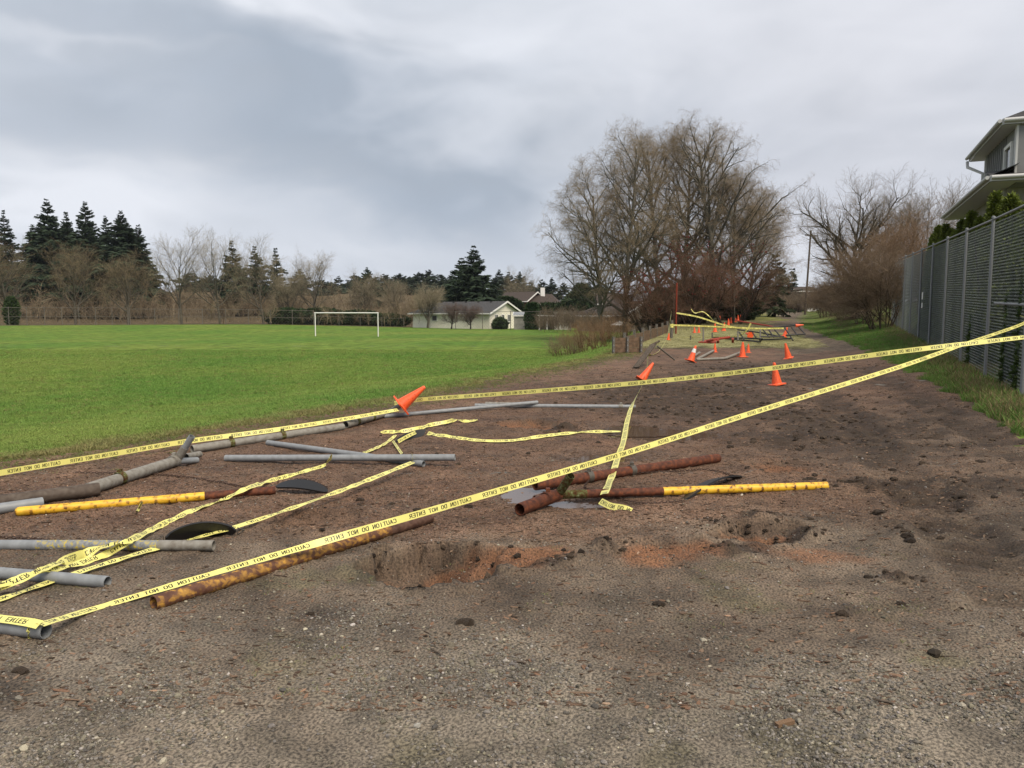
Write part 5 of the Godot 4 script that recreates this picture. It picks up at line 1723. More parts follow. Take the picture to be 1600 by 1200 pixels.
func build_pipes() -> void:
	# near left
	pipe(GR(72, 984, 0.04), GR(-190, 955, 0.04), 0.040, [[1.0, M.zinc]], "grey steel pipe with tape knotted round its open end", "")
	pipe(GR(168, 908, 0.036), GR(-260, 872, 0.036), 0.036, [[1.0, M.zinc]], "plain grey steel pipe crossed by crumpled tape", "")
	pipe(GR(334, 851, 0.036), GR(-240, 850, 0.036), 0.036, [[0.15, M.zinc_old, "bare_end"], [0.48, M.zinc_yellow, "painted_section"], [1.0, M.zinc, "plain_section"]], "grey steel pipe with scraped yellow paint under the tape", "")
	var yp := pipe(GR(30, 798, 0.038), GR(430, 765, 0.036), 0.037, [[0.70, M.yellow, "painted_section"], [1.0, M.rust, "rusty_section"]], "chipped yellow pipe with a brown rusty end beside a swing seat", "")
	var cap := MB.new(yp.position)
	var u0 := (GR(430, 765, 0.036) - GR(30, 798, 0.038)).normalized()
	cap.lathe(Transform3D(basis_along(-u0, 0, 1.0), yp.position), [[0.0375, -0.01], [0.036, 0.012], [0.024, 0.026], [0.0, 0.031]], 16)
	part("end_cap", cap, M.yellow, yp)
	pipe(GR(240, 941, 0.042), GR(672, 808, 0.042), 0.042, [[0.80, M.flaked, "flaking_section"], [1.0, M.rust_dark, "rusty_section"]], "brown rusty pipe with flaking yellow paint under the long tape", "")
	pipe(GR(67, 784, 0.045), GR(-200, 822, 0.045), 0.045, [[1.0, M.zinc]], "short grey pipe leaning on the old brown beam", "")
	# the old top beam, in lengths
	var b1 := pipe(GR(155, 763, 0.07), GR(-230, 812, 0.07), 0.058, [[1.0, M.muddy]], "muddy brown length of the old swing beam", "")
	var p1 := GR(138, 763, 0.06); var p2 := GR(276, 719, 0.06)
	var b2 := pipe(p1, p2, 0.055, [[1.0, M.zinc_old]], "dull grey beam length ending in a forked leg joint", "")
	var u := (p2 - p1).normalized()
	clamp_ring(b2, p1.lerp(p2, 0.32), u, 0.055, M.mossy)
	clamp_ring(b2, p1.lerp(p2, 0.97), u, 0.055, M.zinc_old, 0.05)
	var up := PD(300, 681, -p2.z - 0.05)
	pipe(p2, p2.lerp(up, 0.55), 0.042, [[1.0, M.zinc_old]], "", "", b2)
	pipe(p2.lerp(up, 0.5), up, 0.034, [[1.0, M.zinc]], "", "", b2)
	pipe(p2 + Vector3(0.02, 0, 0.02), GR(309, 718, 0.035), 0.032, [[1.0, M.zinc]], "", "", b2)
	pipe(p2 + Vector3(0.05, 0.02, -0.12), GR(312, 709, 0.05), 0.036, [[1.0, M.zinc_old]], "", "", b2)
	var q1 := GR(300, 701, 0.05); var q2 := GR(536, 666, 0.05)
	var b3 := pipe(q1, q2, 0.048, [[1.0, M.zinc_old]], "long grey beam length with muddy clamps along the field edge", "")
	clamp_ring(b3, q1.lerp(q2, 0.23), (q2 - q1).normalized(), 0.048, M.mossy)
	clamp_ring(b3, q1.lerp(q2, 0.56), (q2 - q1).normalized(), 0.048, M.mossy)
	var r1 := GR(540, 663, 0.06); var r2 := GR(604, 645, 0.06)
	var b4 := pipe(r1, r2, 0.052, [[1.0, M.zinc_old]], "short grey beam length under the toppled cone", "")
	clamp_ring(b4, r1.lerp(r2, 0.25), (r2 - r1).normalized(), 0.052, M.mossy)
	clamp_ring(b4, r1.lerp(r2, 0.62), (r2 - r1).normalized(), 0.052, M.mossy)
	pipe(r2, PD(625, 633, -r2.z), 0.036, [[1.0, M.zinc_old]], "", "", b4)
	pipe(r2, GR(622, 648, 0.03), 0.03, [[1.0, M.zinc_old]], "", "", b4)
	# thin rails past the cone
	pipe(GR(600, 650, 0.03), GR(840, 628, 0.09), 0.03, [[1.0, M.zinc]], "long thin grey pipe running from the toppled cone", "")
	var h1 := GR(742, 633, 0.03); var h2 := GR(993, 635, 0.03)
	var hp := pipe(h1, h2, 0.033, [[1.0, M.zinc]], "grey pipe with a narrower end joint under the hanging tape", "")
	clamp_ring(hp, h1.lerp(h2, 0.91), (h2 - h1).normalized(), 0.033, M.zinc_old)
	pipe(GR(758, 630, 0.03), GR(835, 631, 0.03), 0.028, [[1.0, M.zinc_old]], "stub of thin grey pipe tucked behind the crossing pipes", "")
	# the crossed pair
	pipe(GR(418, 691, 0.036), GR(662, 724, 0.036), 0.034, [[1.0, M.zinc]], "grey pipe lying underneath another, slanting across the chips", "")
	pipe(GR(352, 715, 0.04), GR(711, 714, 0.10), 0.036, [[1.0, M.zinc]], "grey pipe lying on top of the slanting one, tape tied to it", "")
	# rusty leg with clamps
	var j1 := GR(836, 757, 0.05); var j2 := GR(1122, 715, 0.05)
	var jt := pipe(j1, j2, 0.050, [[1.0, M.rust]], "rust-brown pipe with two steel chain clamps beside the puddle", "")
	var ju := (j2 - j1).normalized()
	clamp_ring(jt, j1.lerp(j2, 0.26), ju, 0.050, M.iron)
	clamp_ring(jt, j1.lerp(j2, 0.485), ju, 0.050, M.iron)
	# the forked corner with the yellow leg
	var c0 := GR(812, 795, 0.055); var c1 := GR(872, 772, 0.06)
	var ct := pipe(c0, c1, 0.052, [[1.0, M.rust]], "rust-brown forked swing-frame corner with a long yellow leg in the puddle", "")
	clamp_ring(ct, c0.lerp(c1, 0.72), (c1 - c0).normalized(), 0.052, M.rust, 0.05)
	pipe(c1, PD(892, 742, -c1.z - 0.15), 0.038, [[1.0, M.mossy]], "", "", ct)
	var c2 := GR(1292, 758, 0.04)
	pipe(c1, c2, 0.037, [[0.10, M.mossy, "mossy_section"], [0.375, M.rust, "rusty_section"], [1.0, M.yellow, "painted_section"]], "", "", ct)
	pipe(c1 + Vector3(-0.05, -0.01, -0.1), GR(836, 778, 0.02), 0.03, [[1.0, M.rust_dark]], "", "", ct)
	# pipe frame between the far cones
	var f0 := GR(1088, 562, 0.04); var f1 := GR(1133, 560, 0.04); var f2 := GR(1157, 551, 0.10); var f3 := GR(1115, 548, 0.06)
	var ft := thing("pipe_frame", f0, "bent grey pipe frame lying on the earth between the cones", "frame")
	for s in [[f0, f1], [f1, f2], [f0, f3], [GR(1085, 556, 0.05), GR(1093, 551, 0.05)]]:
		var fb := MB.new(f0)
		fb.tube(PackedVector3Array([s[0], s[1]]), PackedFloat32Array([0.04, 0.04]), 10, true)
		part("tube", fb, M.zinc_old, ft)
	# seats and chains
	belt_seat(GR(259, 842, 0.03), GR(368, 830, 0.03), 0.05, 0.15, 1.15, "black rubber swing seat arched up behind the yellow-flecked pipe")
	belt_seat(GR(432, 760, 0.05), GR(512, 768, 0.01), 0.05, 0.14, -0.35, "shiny black swing seat at the rusty pipe end")
	belt_seat(GR(619, 691, 0.0), GR(664, 673, 0.06), -0.03, 0.14, -0.9, "grey-black swing seat tangled in twisted tape")
	belt_seat(GR(1070, 781, 0.0), GR(1158, 746, 0.0), 0.07, 0.15, 0.3, "black swing seat lying under the yellow leg")
	chain([[GR(-20, 838, 0.01), 0], [GR(60, 842, 0.01), 0], [GR(150, 852, 0.01), 0], [GR(255, 846, 0.01), 0]], "rusty chain stretched behind the yellow-flecked pipe")
	chain([[GR(120, 738, 0.01), 0], [GR(260, 742, 0.01), 0], [GR(390, 762, 0.01), 0]], "thin rusty chain lying behind the yellow and rust pipe")
	chain([[GR(440, 755, 0.03), 0], [GR(475, 748, 0.05), 0], [GR(512, 762, 0.03), 0]], "dark chain lying along the shiny swing seat")
	chain([[j1.lerp(j2, 0.485) + Vector3(0, -0.02, 0.05), 0], [GR(1050, 736, 0.01), 0], [GR(1110, 735, 0.01), 0], [GR(1156, 746, 0.02), 0]], "dark chain curving from the steel clamp to the swing seat")
	chain([[j1.lerp(j2, 0.26) + Vector3(0, -0.02, 0.05), 0], [GR(915, 762, 0.01), 0], [GR(950, 772, 0.01), 0], [GR(1000, 786, 0.01), 0], [GR(1065, 783, 0.01), 0]], "dark chain trailing from the other clamp under the rusty leg")

func build_tapes() -> void:
	var kp := PD(622, 635, 11.6)
	# the upper long tape: cone to fence
	tape([[PD(616, 630, 11.8), 0.3], [PD(660, 624, 11.6), 0.15], [PD(800, 614, 11.0), 0.0], [PD(1000, 598, 10.3), 0.0], [PD(1200, 576, 9.8), 0.0], [PD(1400, 550, 9.5), 0.1], [PD(1520, 536, 9.3), 0.5], [PD(1610, 526, 9.1), 0.9], [Vector3(fence_x(8.95) - 0.07, PD(1680, 520, 8.95).y, -8.95), 1.1]], "long yellow caution tape from the toppled cone to the fence, print upside down", 0.062, true, true, 0.14, 901, 0.1)
	# the lower long tape: near pipe to fence
	var e := GR(62, 976, 0.085)
	tape([[e, 1.3], [PD(150, 950, 4.05), 1.3], [PD(235, 925, 4.26), 1.25], [PD(400, 876, 4.62), 1.3], [PD(560, 830, 5.0), 0.35], [PD(700, 790, 5.42), 0.2], [PD(860, 743, 5.98), 0.2], [PD(1000, 701, 6.55), 0.25], [PD(1185, 642, 7.5), 0.3], [PD(1400, 575, 9.1), 0.5], [PD(1500, 540, 10.1), 0.9], [PD(1600, 505, 11.35), 1.1], [Vector3(fence_x(11.77) - 0.07, PD(1626, 494, 11.77).y, -11.77), 1.2]], "long yellow caution tape from the near pipe end to the fence, print mirrored", 0.051, true, false, 0.14, 902, 0.2, 14)
	# along the field edge
	tape([[GR(-160, 771, 0.05), 0.0], [GR(0, 739, 0.05), 0.0], [GR(160, 712, 0.06), 0.0], [GR(290, 690, 0.08), 0.15], [GR(420, 673, 0.12), 0.4], [GR(530, 656, 0.14), 0.7], [GR(622, 640, 0.16), 1.0]], "caution tape stretched along the field edge behind the old beam", 0.060, true, false, 0.05, 903, 0.33)
	# knot round the near pipe end
	var k0 := GR(52, 982, 0.04)
	var kn := []
	for i in 9:
		var a := TAU * i / 8.0
		kn.append([k0 + Vector3(0.006 * sin(a * 2.0), cos(a) * 0.0425, sin(a) * 0.0425), 0.0])
	tape(kn, "loop of caution tape knotted round the near grey pipe", 0.016, false, false, 0.0, 904)
	tape([[e, 2.1], [GR(30, 970, 0.085), 2.0], [GR(-60, 960, 0.085), 1.9], [GR(-150, 952, 0.085), 1.9]], "caution tape running along the top of the near grey pipe", 0.05, true, false, 0.1, 905)
	# crumpled tapes over the pipes
	tape([[GR(-120, 955, 0.02), 1.3], [GR(-20, 928, 0.03), 1.2], [GR(30, 905, 0.10), 1.0], [GR(62, 893, 0.09), 0.8], [GR(110, 884, 0.03), 1.2], [GR(165, 866, 0.02), 1.0], [GR(200, 846, 0.085), 0.9], [GR(240, 826, 0.02), 1.0], [GR(300, 798, 0.015), 1.2], [GR(350, 780, 0.015), 1.5], [GR(385, 763, 0.09), 1.3], [GR(420, 752, 0.02), 1.2], [GR(470, 738, 0.02), 1.0], [GR(508, 726, 0.03), 1.1], [GR(517, 712, 0.16), 0.5]], "crumpled caution tape winding over three pipes to the crossed pair", 0.052, false, true, 0.55, 906, 0.0, 10)
	tape([[GR(-60, 930, 0.02), 1.3], [GR(20, 908, 0.09), 1.1], [GR(75, 886, 0.09), 1.0], [GR(130, 866, 0.03), 0.9], [GR(180, 850, 0.09), 1.2], [GR(205, 846, 0.088), 1.4]], "bunched caution tape lying across the plain grey pipe", 0.065, false, false, 0.9, 907, 0.25, 10)
	tape([[GR(-120, 972, 0.02), 1.5], [GR(0, 936, 0.02), 1.5], [GR(110, 898, 0.02), 1.5], [GR(225, 862, 0.02), 1.5], [GR(300, 842, 0.02), 1.5], [GR(375, 821, 0.05), 1.45], [GR(470, 789, 0.07), 1.5], [GR(560, 756, 0.09), 1.4], [GR(645, 722, 0.10), 1.3]], "narrow folded caution tape from the crossed pipes past the arched seat", 0.055, false, true, 0.28, 908, 0.4)
	var lk := []
	var lc := GR(644, 715, 0.09)
	for i in 9:
		var a := TAU * i / 8.0
		lk.append([lc + Vector3(0.01 * sin(a), cos(a) * 0.039, sin(a) * 0.039), 0.0])
	tape(lk, "loop of caution tape tied round the upper crossed pipe", 0.02, false, false, 0.0, 909)
	tape([[GR(568, 708, 0.05), 0.9], [GR(600, 694, 0.02), 1.2], [GR(618, 680, 0.02), 1.3]], "twist of caution tape from the crossed pipes to the grey seat", 0.04, false, true, 0.6, 910)
	tape([[GR(614, 689, 0.02), 0.9], [GR(628, 709, 0.05), 1.0]], "short strap of caution tape hanging from the grey seat", 0.03, false, true, 0.2, 911)
	tape([[GR(594, 675, 0.015), 1.2], [GR(625, 674, 0.02), 1.1], [GR(655, 669, 0.04), 0.6], [GR(672, 664, 0.03), 1.0], [GR(698, 659, 0.05), 0.5], [GR(712, 656, 0.02), 1.2], [GR(730, 658, 0.015), 1.4], [GR(746, 656, 0.015), 1.2]], "twisted caution tape lying over the grey swing seat", 0.06, false, true, 0.8, 912, 0.1, 10)
	tape([[GR(622, 690, 0.03), 0.4], [GR(640, 680, 0.06), 0.6], [GR(660, 671, 0.05), 0.9]], "strip of caution tape along the edge of the grey seat", 0.045, false, true, 0.3, 913)
	tape([[GR(668, 677, 0.015), 1.1], [GR(700, 682, 0.02), 1.2], [GR(750, 688, 0.015), 1.3], [GR(800, 688, 0.015), 1.2], [GR(850, 681, 0.02), 1.2], [GR(910, 675, 0.015), 1.3], [GR(970, 674, 0.015), 1.3]], "caution tape snaking from the grey seat to the puddle", 0.07, false, true, 0.35, 914, 0.2, 10)
	tape([[GR(222, 786, 0.08), 1.2], [GR(217, 795, 0.02), 0.8], [GR(214, 800, 0.01), 1.2]], "scrap of torn tape on the yellow pipe", 0.03, false, true, 0.8, 915)
	# hanging tape from the red pole down to the puddle
	tape([[PD(1049, 487, 29.5), 0.1], [PD(1046, 508, 28.5), 0.2], [PD(1041, 530, 27.0), 0.5], [PD(1030, 548, 25.5), 0.9], [PD(1017, 555, 24.4), 1.3], [PD(1010, 549, 23.6), 1.3]], "pale tape drooping from the leaning post to the broken board", 0.10, false, true, 0.25, 916, 0.0, 10)
	tape([[PD(1012, 548, 22.6), 0.2], [PD(1011, 575, 18.5), 0.3], [PD(1003, 602, 14.6), 0.3], [PD(994, 620, 12.8), 0.6], [GR(987, 634, 0.07), 1.1], [GR(980, 658, 0.03), 1.3], [GR(974, 690, 0.03), 1.4], [GR(966, 712, 0.06), 1.3], [PD(957, 741, 7.35), 1.3], [GR(944, 772, 0.09), 1.3]], "caution tape dropping from the broken board over the pipes to the yellow leg", 0.074, false, true, 0.2, 917, 0.3, 10)
	tape([[GR(938, 783, 0.03), 1.0], [GR(955, 791, 0.02), 0.5], [GR(972, 794, 0.02), 0.3], [GR(987, 798, 0.01), 1.2]], "loose end of caution tape lying at the puddle's edge", 0.06, false, true, 0.3, 918)
	# tapes round the far climbing frame
	tape([[PD(1057, 489, 33.0), 0.2], [PD(1090, 495, 33.0), 0.1], [PD(1125, 506, 33.0), 0.0], [PD(1150, 512, 33.0), 0.0]], "tape sagging from the red pole to the fallen climbing frame", 0.06, false, true, 0.2, 919)
	tape([[PD(1047, 508, 30.0), 0.0], [PD(1085, 509, 31.0), 0.0], [PD(1130, 511, 32.0), 0.0], [PD(1180, 513, 32.5), 0.0], [PD(1225, 513, 32.8), 0.0]], "tape stretched level from the leaning post to the black ladder", 0.06, false, true, 0.2, 920)
	tape([[PD(1173, 505, 33.0), 0.0], [PD(1168, 514, 33.0), 0.4], [PD(1158, 523, 33.0), 0.9], [PD(1140, 526, 33.2), 1.2], [GR(1058, 527, 0.03), 1.3]], "tape looping down from the climbing frame onto the worn turf", 0.075, false, true, 0.25, 921)
	tape([[PD(1080, 483, 45.0), 0.3], [PD(1086, 489, 45.0), 0.3], [PD(1098, 487, 45.0), 0.0], [PD(1108, 494, 45.0), 0.4], [PD(1116, 503, 44.0), 0.1]], "tangled pale tape fluttering from the bush behind the red pole", 0.05, false, true, 0.5, 922)

func bars(t: Node3D, called: String, list: Array, r: float, m: Material) -> void:
	for e in list:
		var b := MB.new(t.position)
		b.tube(PackedVector3Array(e), PackedFloat32Array(range(e.size()).map(func(_i): return r)), 8, true)
		part(called, b, m, t)

func build_playground() -> void:
	# red pole with a bracket
	var base := GR(1056, 522); base.y = H(base.x, -base.z)
	var d := -base.z
	var t := thing("red_pole", base, "tall red steel pole with a square bracket at the turf's edge", "pole")
	bars(t, "pole", [[base - Vector3(0, 0.1, 0), PD(1057.5, 442, d)]], 0.042, M.red_rust)
	bars(t, "bracket", [[PD(1053, 520, d), PD(1053, 456, d), PD(1063, 456, d)]], 0.018, M.rust_dark)
	var lp := GR(1049, 528); lp.y = H(lp.x, -lp.z)
	var lt := thing("leaning_post", lp, "short weathered post wrapped in tape beside the red pole", "post")
	var lb := MB.new(lp)
	lb.tube(PackedVector3Array([lp - Vector3(0, 0.1, 0), PD(1050, 500, -lp.z)]), PackedFloat32Array([0.07, 0.06]), 8, true)
	part("shaft", lb, M.post_grey, lt)
	lb = MB.new(lp)
	lb.tube(PackedVector3Array([PD(1049.7, 512, -lp.z), PD(1049.9, 506, -lp.z)]), PackedFloat32Array([0.075, 0.075]), 8)
	part("tape_wrap", lb, M.tape, lt)
	# fallen climbing frame: black ladder arch, red slab, low green rails
	var o := GR(1160, 530); o.y = H(o.x, -o.z)
	var c := thing("climbing_frame", o, "collapsed climbing frame with black ladder rungs lying on the worn turf", "climbing frame")
	var top := []; var low := []
	var rung := [[1154, 518, 1164, 532], [1176, 520, 1181, 527], [1192, 515, 1202, 527], [1201, 515, 1209, 527], [1210, 515, 1220, 526], [1226, 512, 1239, 532], [1237, 512, 1246, 524], [1248, 511, 1258, 522]]
	for r in rung:
		bars(c, "rung", [[PD(r[0], r[1], 33.6), PD(r[2], r[3], 32.2)]], 0.028, M.black)
	bars(c, "rail", [[PD(1099, 510, 34.0), PD(1150, 513, 34.0), PD(1215, 511, 33.8), PD(1245, 508, 33.6)], [PD(1152, 515, 34.2), PD(1190, 520, 34.0), PD(1218, 526, 33.4)], [PD(1188, 526, 32.2), PD(1225, 526, 32.2)], [PD(1228, 524, 32.2), PD(1258, 522, 32.2)]], 0.032, M.black)
	bars(c, "rail", [[PD(1150, 501, 37.0), PD(1200, 509, 35.0), PD(1212, 512, 34.0)]], 0.035, M.red)
	bars(c, "upright", [[PD(1099, 536, 31.0), PD(1099, 510, 31.5)], [PD(1113, 528, 33.5), PD(1113, 520, 33.5)], [PD(1153, 532, 32.0), PD(1153, 518, 32.5)], [PD(1188, 530, 32.0), PD(1188, 515, 33.0)], [PD(1079, 531, 32.0), PD(1079, 524, 32.0)]], 0.032, M.post_grey)
	bars(c, "foot_rail", [[GR(1133, 529, 0.06), GR(1188, 534, 0.06), GR(1191, 530, 0.22), GR(1185, 529, 0.1)], [GR(1113, 527, 0.08), GR(1185, 529, 0.08)], [GR(1186, 531, 0.06), GR(1235, 529, 0.06)]], 0.034, M.black)
	var slab := MB.new(o)
	var s0 := GR(1091, 534, 0.05); var s1 := GR(1119, 535, 0.05); var s2 := GR(1120, 531, 0.12); var s3 := GR(1108, 530, 0.12)
	slab.quad(s0, s1, s2, s3)
	slab.quad(s0 - Vector3(0, 0.06, 0), s1 - Vector3(0, 0.06, 0), s1, s0)
	part("red_deck", slab, M.red, c)
	bars(c, "red_rail", [[GR(1110, 531, 0.12), GR(1140, 527, 0.2)], [GR(1105, 533, 0.08), GR(1116, 531, 0.16)], [GR(1145, 536, 0.0), GR(1145, 529, 0.2)], [GR(1122, 536, 0.0), GR(1122, 531, 0.15)]], 0.05, M.red)
	# broken board leaning beside the hanging tape
	var b0 := GR(988, 576); var b1 := PD(1016, 540, -b0.z + 1.6); var b2 := PD(1030, 533, -b0.z + 2.2)
	var bt := thing("broken_board", b0, "broken dark board propped on a thin stick in the chips", "board")
	var bb := MB.new(b0)
	var sd := Vector3(0.16, 0.02, 0.05)
	var th := Vector3(0, 0.03, 0)
	bb.quad(b0, b0 + sd, b1 + sd, b1); bb.quad(b1 + th, b1 + sd + th, b0 + sd + th, b0 + th)
	bb.quad(b0, b1, b1 + th, b0 + th); bb.quad(b0 + sd, b0 + sd + th, b1 + sd + th, b1 + sd)
	part("board", bb, M.pole, bt)
	bars(bt, "stick", [[b1, b2]], 0.03, M.pole)
	bars(bt, "stick", [[PD(1027, 541, -b2.z), GR(1054, 562, 0.02)]], 0.025, M.post_grey)
	# plank wall holding up the playground edge
	var w0 := GR(958, 553); w0.y = H(w0.x, -w0.z)
	var w1 := GR(1001, 551); w1.y = H(w1.x, -w1.z)
	var w2 := PD(1043, 511, 40.0); w2.y = H(w2.x, 40.0) - 0.1
	var wt := thing("plank_wall", w0, "low brown plank retaining wall with pale posts at the field slope", "retaining wall")
	var f := (w1 - w0); f.y = 0
	var fu := f.normalized()
	var hgt := 0.50
	var base_y := minf(w0.y, w1.y) - 0.02
	for k in 2:
		for pl in 3:
			var b := MB.new(w0)
			var m := w0 + f * (0.25 + 0.5 * k)
			m.y = base_y + 0.04 + hgt / 3.0 * (pl + 0.5)
			b.box(Transform3D(Basis(fu, Vector3.UP, fu.cross(Vector3.UP)), m + fu.cross(Vector3.UP) * 0.004 * pl), Vector3(f.length() * 0.5 - 0.012, hgt / 3.0 - 0.012, 0.045))
			part("plank", b, M.plank, wt)
	for k in 3:
		var b := MB.new(w0)
		var m := w0 + f * (k * 0.5)
		m.y = base_y + 0.26
		b.box(Transform3D(Basis(fu, Vector3.UP, fu.cross(Vector3.UP)), m + Vector3(0, 0, 0.065)), Vector3(0.075, 0.62, 0.075))
		part("post", b, M.post_grey, wt)
		for q in 3:
			var n := MB.new(w0)
			n.box(Transform3D(Basis(), m + Vector3(0, -0.15 + q * 0.17, 0.11)), Vector3(0.04, 0.05, 0.02))
			part("bracket", n, M.galv, wt)
	var g := w2 - w0
	var n2 := 7
	for k in n2:
		var p0 := w0 + g * (float(k) / n2); var p1 := w0 + g * (float(k + 1) / n2)
		var gu := Vector3(g.x, 0, g.z).normalized()
		var m := (p0 + p1) * 0.5
		m.y = maxf(H(m.x, -m.z), m.y) + 0.22
		for pl in 2:
			var b := MB.new(w0)
			b.box(Transform3D(Basis(gu, Vector3.UP, gu.cross(Vector3.UP)), m + Vector3(0, (pl - 0.5) * 0.21, 0)), Vector3(Vector2(p1.x - p0.x, p1.z - p0.z).length() - 0.02, 0.2, 0.045))
			part("plank", b, M.plank, wt)
		var b3 := MB.new(w0)
		b3.box(Transform3D(Basis(gu, Vector3.UP, gu.cross(Vector3.UP)), Vector3(p1.x, m.y + 0.05, p1.z)), Vector3(0.09, 0.7, 0.09))
		part("post", b3, M.post_grey, wt)
	# small litter in the foreground
	var ws := GR(1226, 1133); ws.y = H(ws.x, -ws.z) + 0.012
	var wb := MB.new(ws)
	wb.box(Transform3D(Basis(Vector3.UP, 0.35) * Basis(Vector3.BACK, 0.05), ws), Vector3(0.078, 0.016, 0.024))
	tag(part("wood_offcut", wb, M.plank_pale, self), "short pale brown wood offcut lying on the gravel", "wood chip")
	rng.seed = 77
	for s in [[683, 1020, 0.10, -0.9, "crooked"], [815, 1035, 0.08, -0.4, "straight"], [1385, 1105, 0.10, -0.6, "long thin"], [1310, 1118, 0.06, -1.3, "short"]]:
		var p := GR(s[0], s[1]); p.y = H(p.x, -p.z) + 0.006
		var u := Vector3(cos(s[3]), 0, -sin(s[3]))
		var b := MB.new(p)
		b.tube(PackedVector3Array([p - u * s[2] * 0.5, p + Vector3(0, 0.004, 0) + Vector3(0.008, 0, 0.004), p + u * s[2] * 0.5]), PackedFloat32Array([0.0045, 0.005, 0.003]), 6, true)
		b.col = Color(1, 1, 1)
		tag(part("twig", b, M.pole, self), "%s brown twig lying on the gravel" % s[4], "twig")
	for s in [[1412, 1092, 0.016, "round grey stone among the fine gravel"], [652, 1137, 0.014, "white angular pebble on the grey gravel"], [1460, 1020, 0.034, "dark lump of dried mud on the grey gravel"], [703, 1008, 0.022, "flat tan stone beside the crooked twig"]]:
		var p := GR(s[0], s[1]); p.y = H(p.x, -p.z) + s[2] * 0.3
		var m := part_mesh("stone" if s[2] < 0.03 else "mud_lump", pebble_mesh(int(s[0])), tri(mat(lin(0.55, 0.53, 0.48) if s[2] < 0.015 else (lin(0.06, 0.048, 0.035) if s[2] > 0.03 else lin(0.25, 0.22, 0.17)), 0.8, 0.3), M.stone.albedo_texture, 0.1), self, Transform3D(Basis(Vector3.UP, 0.6).scaled(Vector3.ONE * s[2]), p))
		tag(m, s[3], "stone" if s[2] < 0.03 else "mud lump")

func puddles() -> void:
	for f in feats:
		if f[6] != 2: continue
		var lvl: float = f[7]
		var o := Vector3(f[0], lvl, -f[1])
		var b := MB.new(o)
		var st := 0.03
		var n := int(maxf(f[2], f[3]) * 1.5 / st)
		for j in range(-n, n):
			for i in range(-n, n):
				var x: float = f[0] + i * st; var d: float = f[1] + j * st
				var lx: float = ((x - f[0]) * cos(f[4]) + (d - f[1]) * sin(f[4])) / f[2]; var ld: float = (-(x - f[0]) * sin(f[4]) + (d - f[1]) * cos(f[4])) / f[3]
				if lx * lx + ld * ld > 1.9: continue
				if minf(minf(HH(x, d), HH(x + st, d)), minf(HH(x, d + st), HH(x + st, d + st))) > lvl: continue
				b.quad(Vector3(x, lvl, -d), Vector3(x + st, lvl, -d), Vector3(x + st, lvl, -d - st), Vector3(x, lvl, -d - st))
		if b.v.size(): tag(part("puddle", b, M.water, self), "", "", "", "structure")

# ---------- sky ----------
func blob(az: float, el: float, ca: float, ce: float, sa: float, se: float, slope := 0.0) -> float:
	var x := (az - ca) / sa
	var y := (el - ce - (az - ca) * slope) / se
	return exp(-(x * x + y * y))

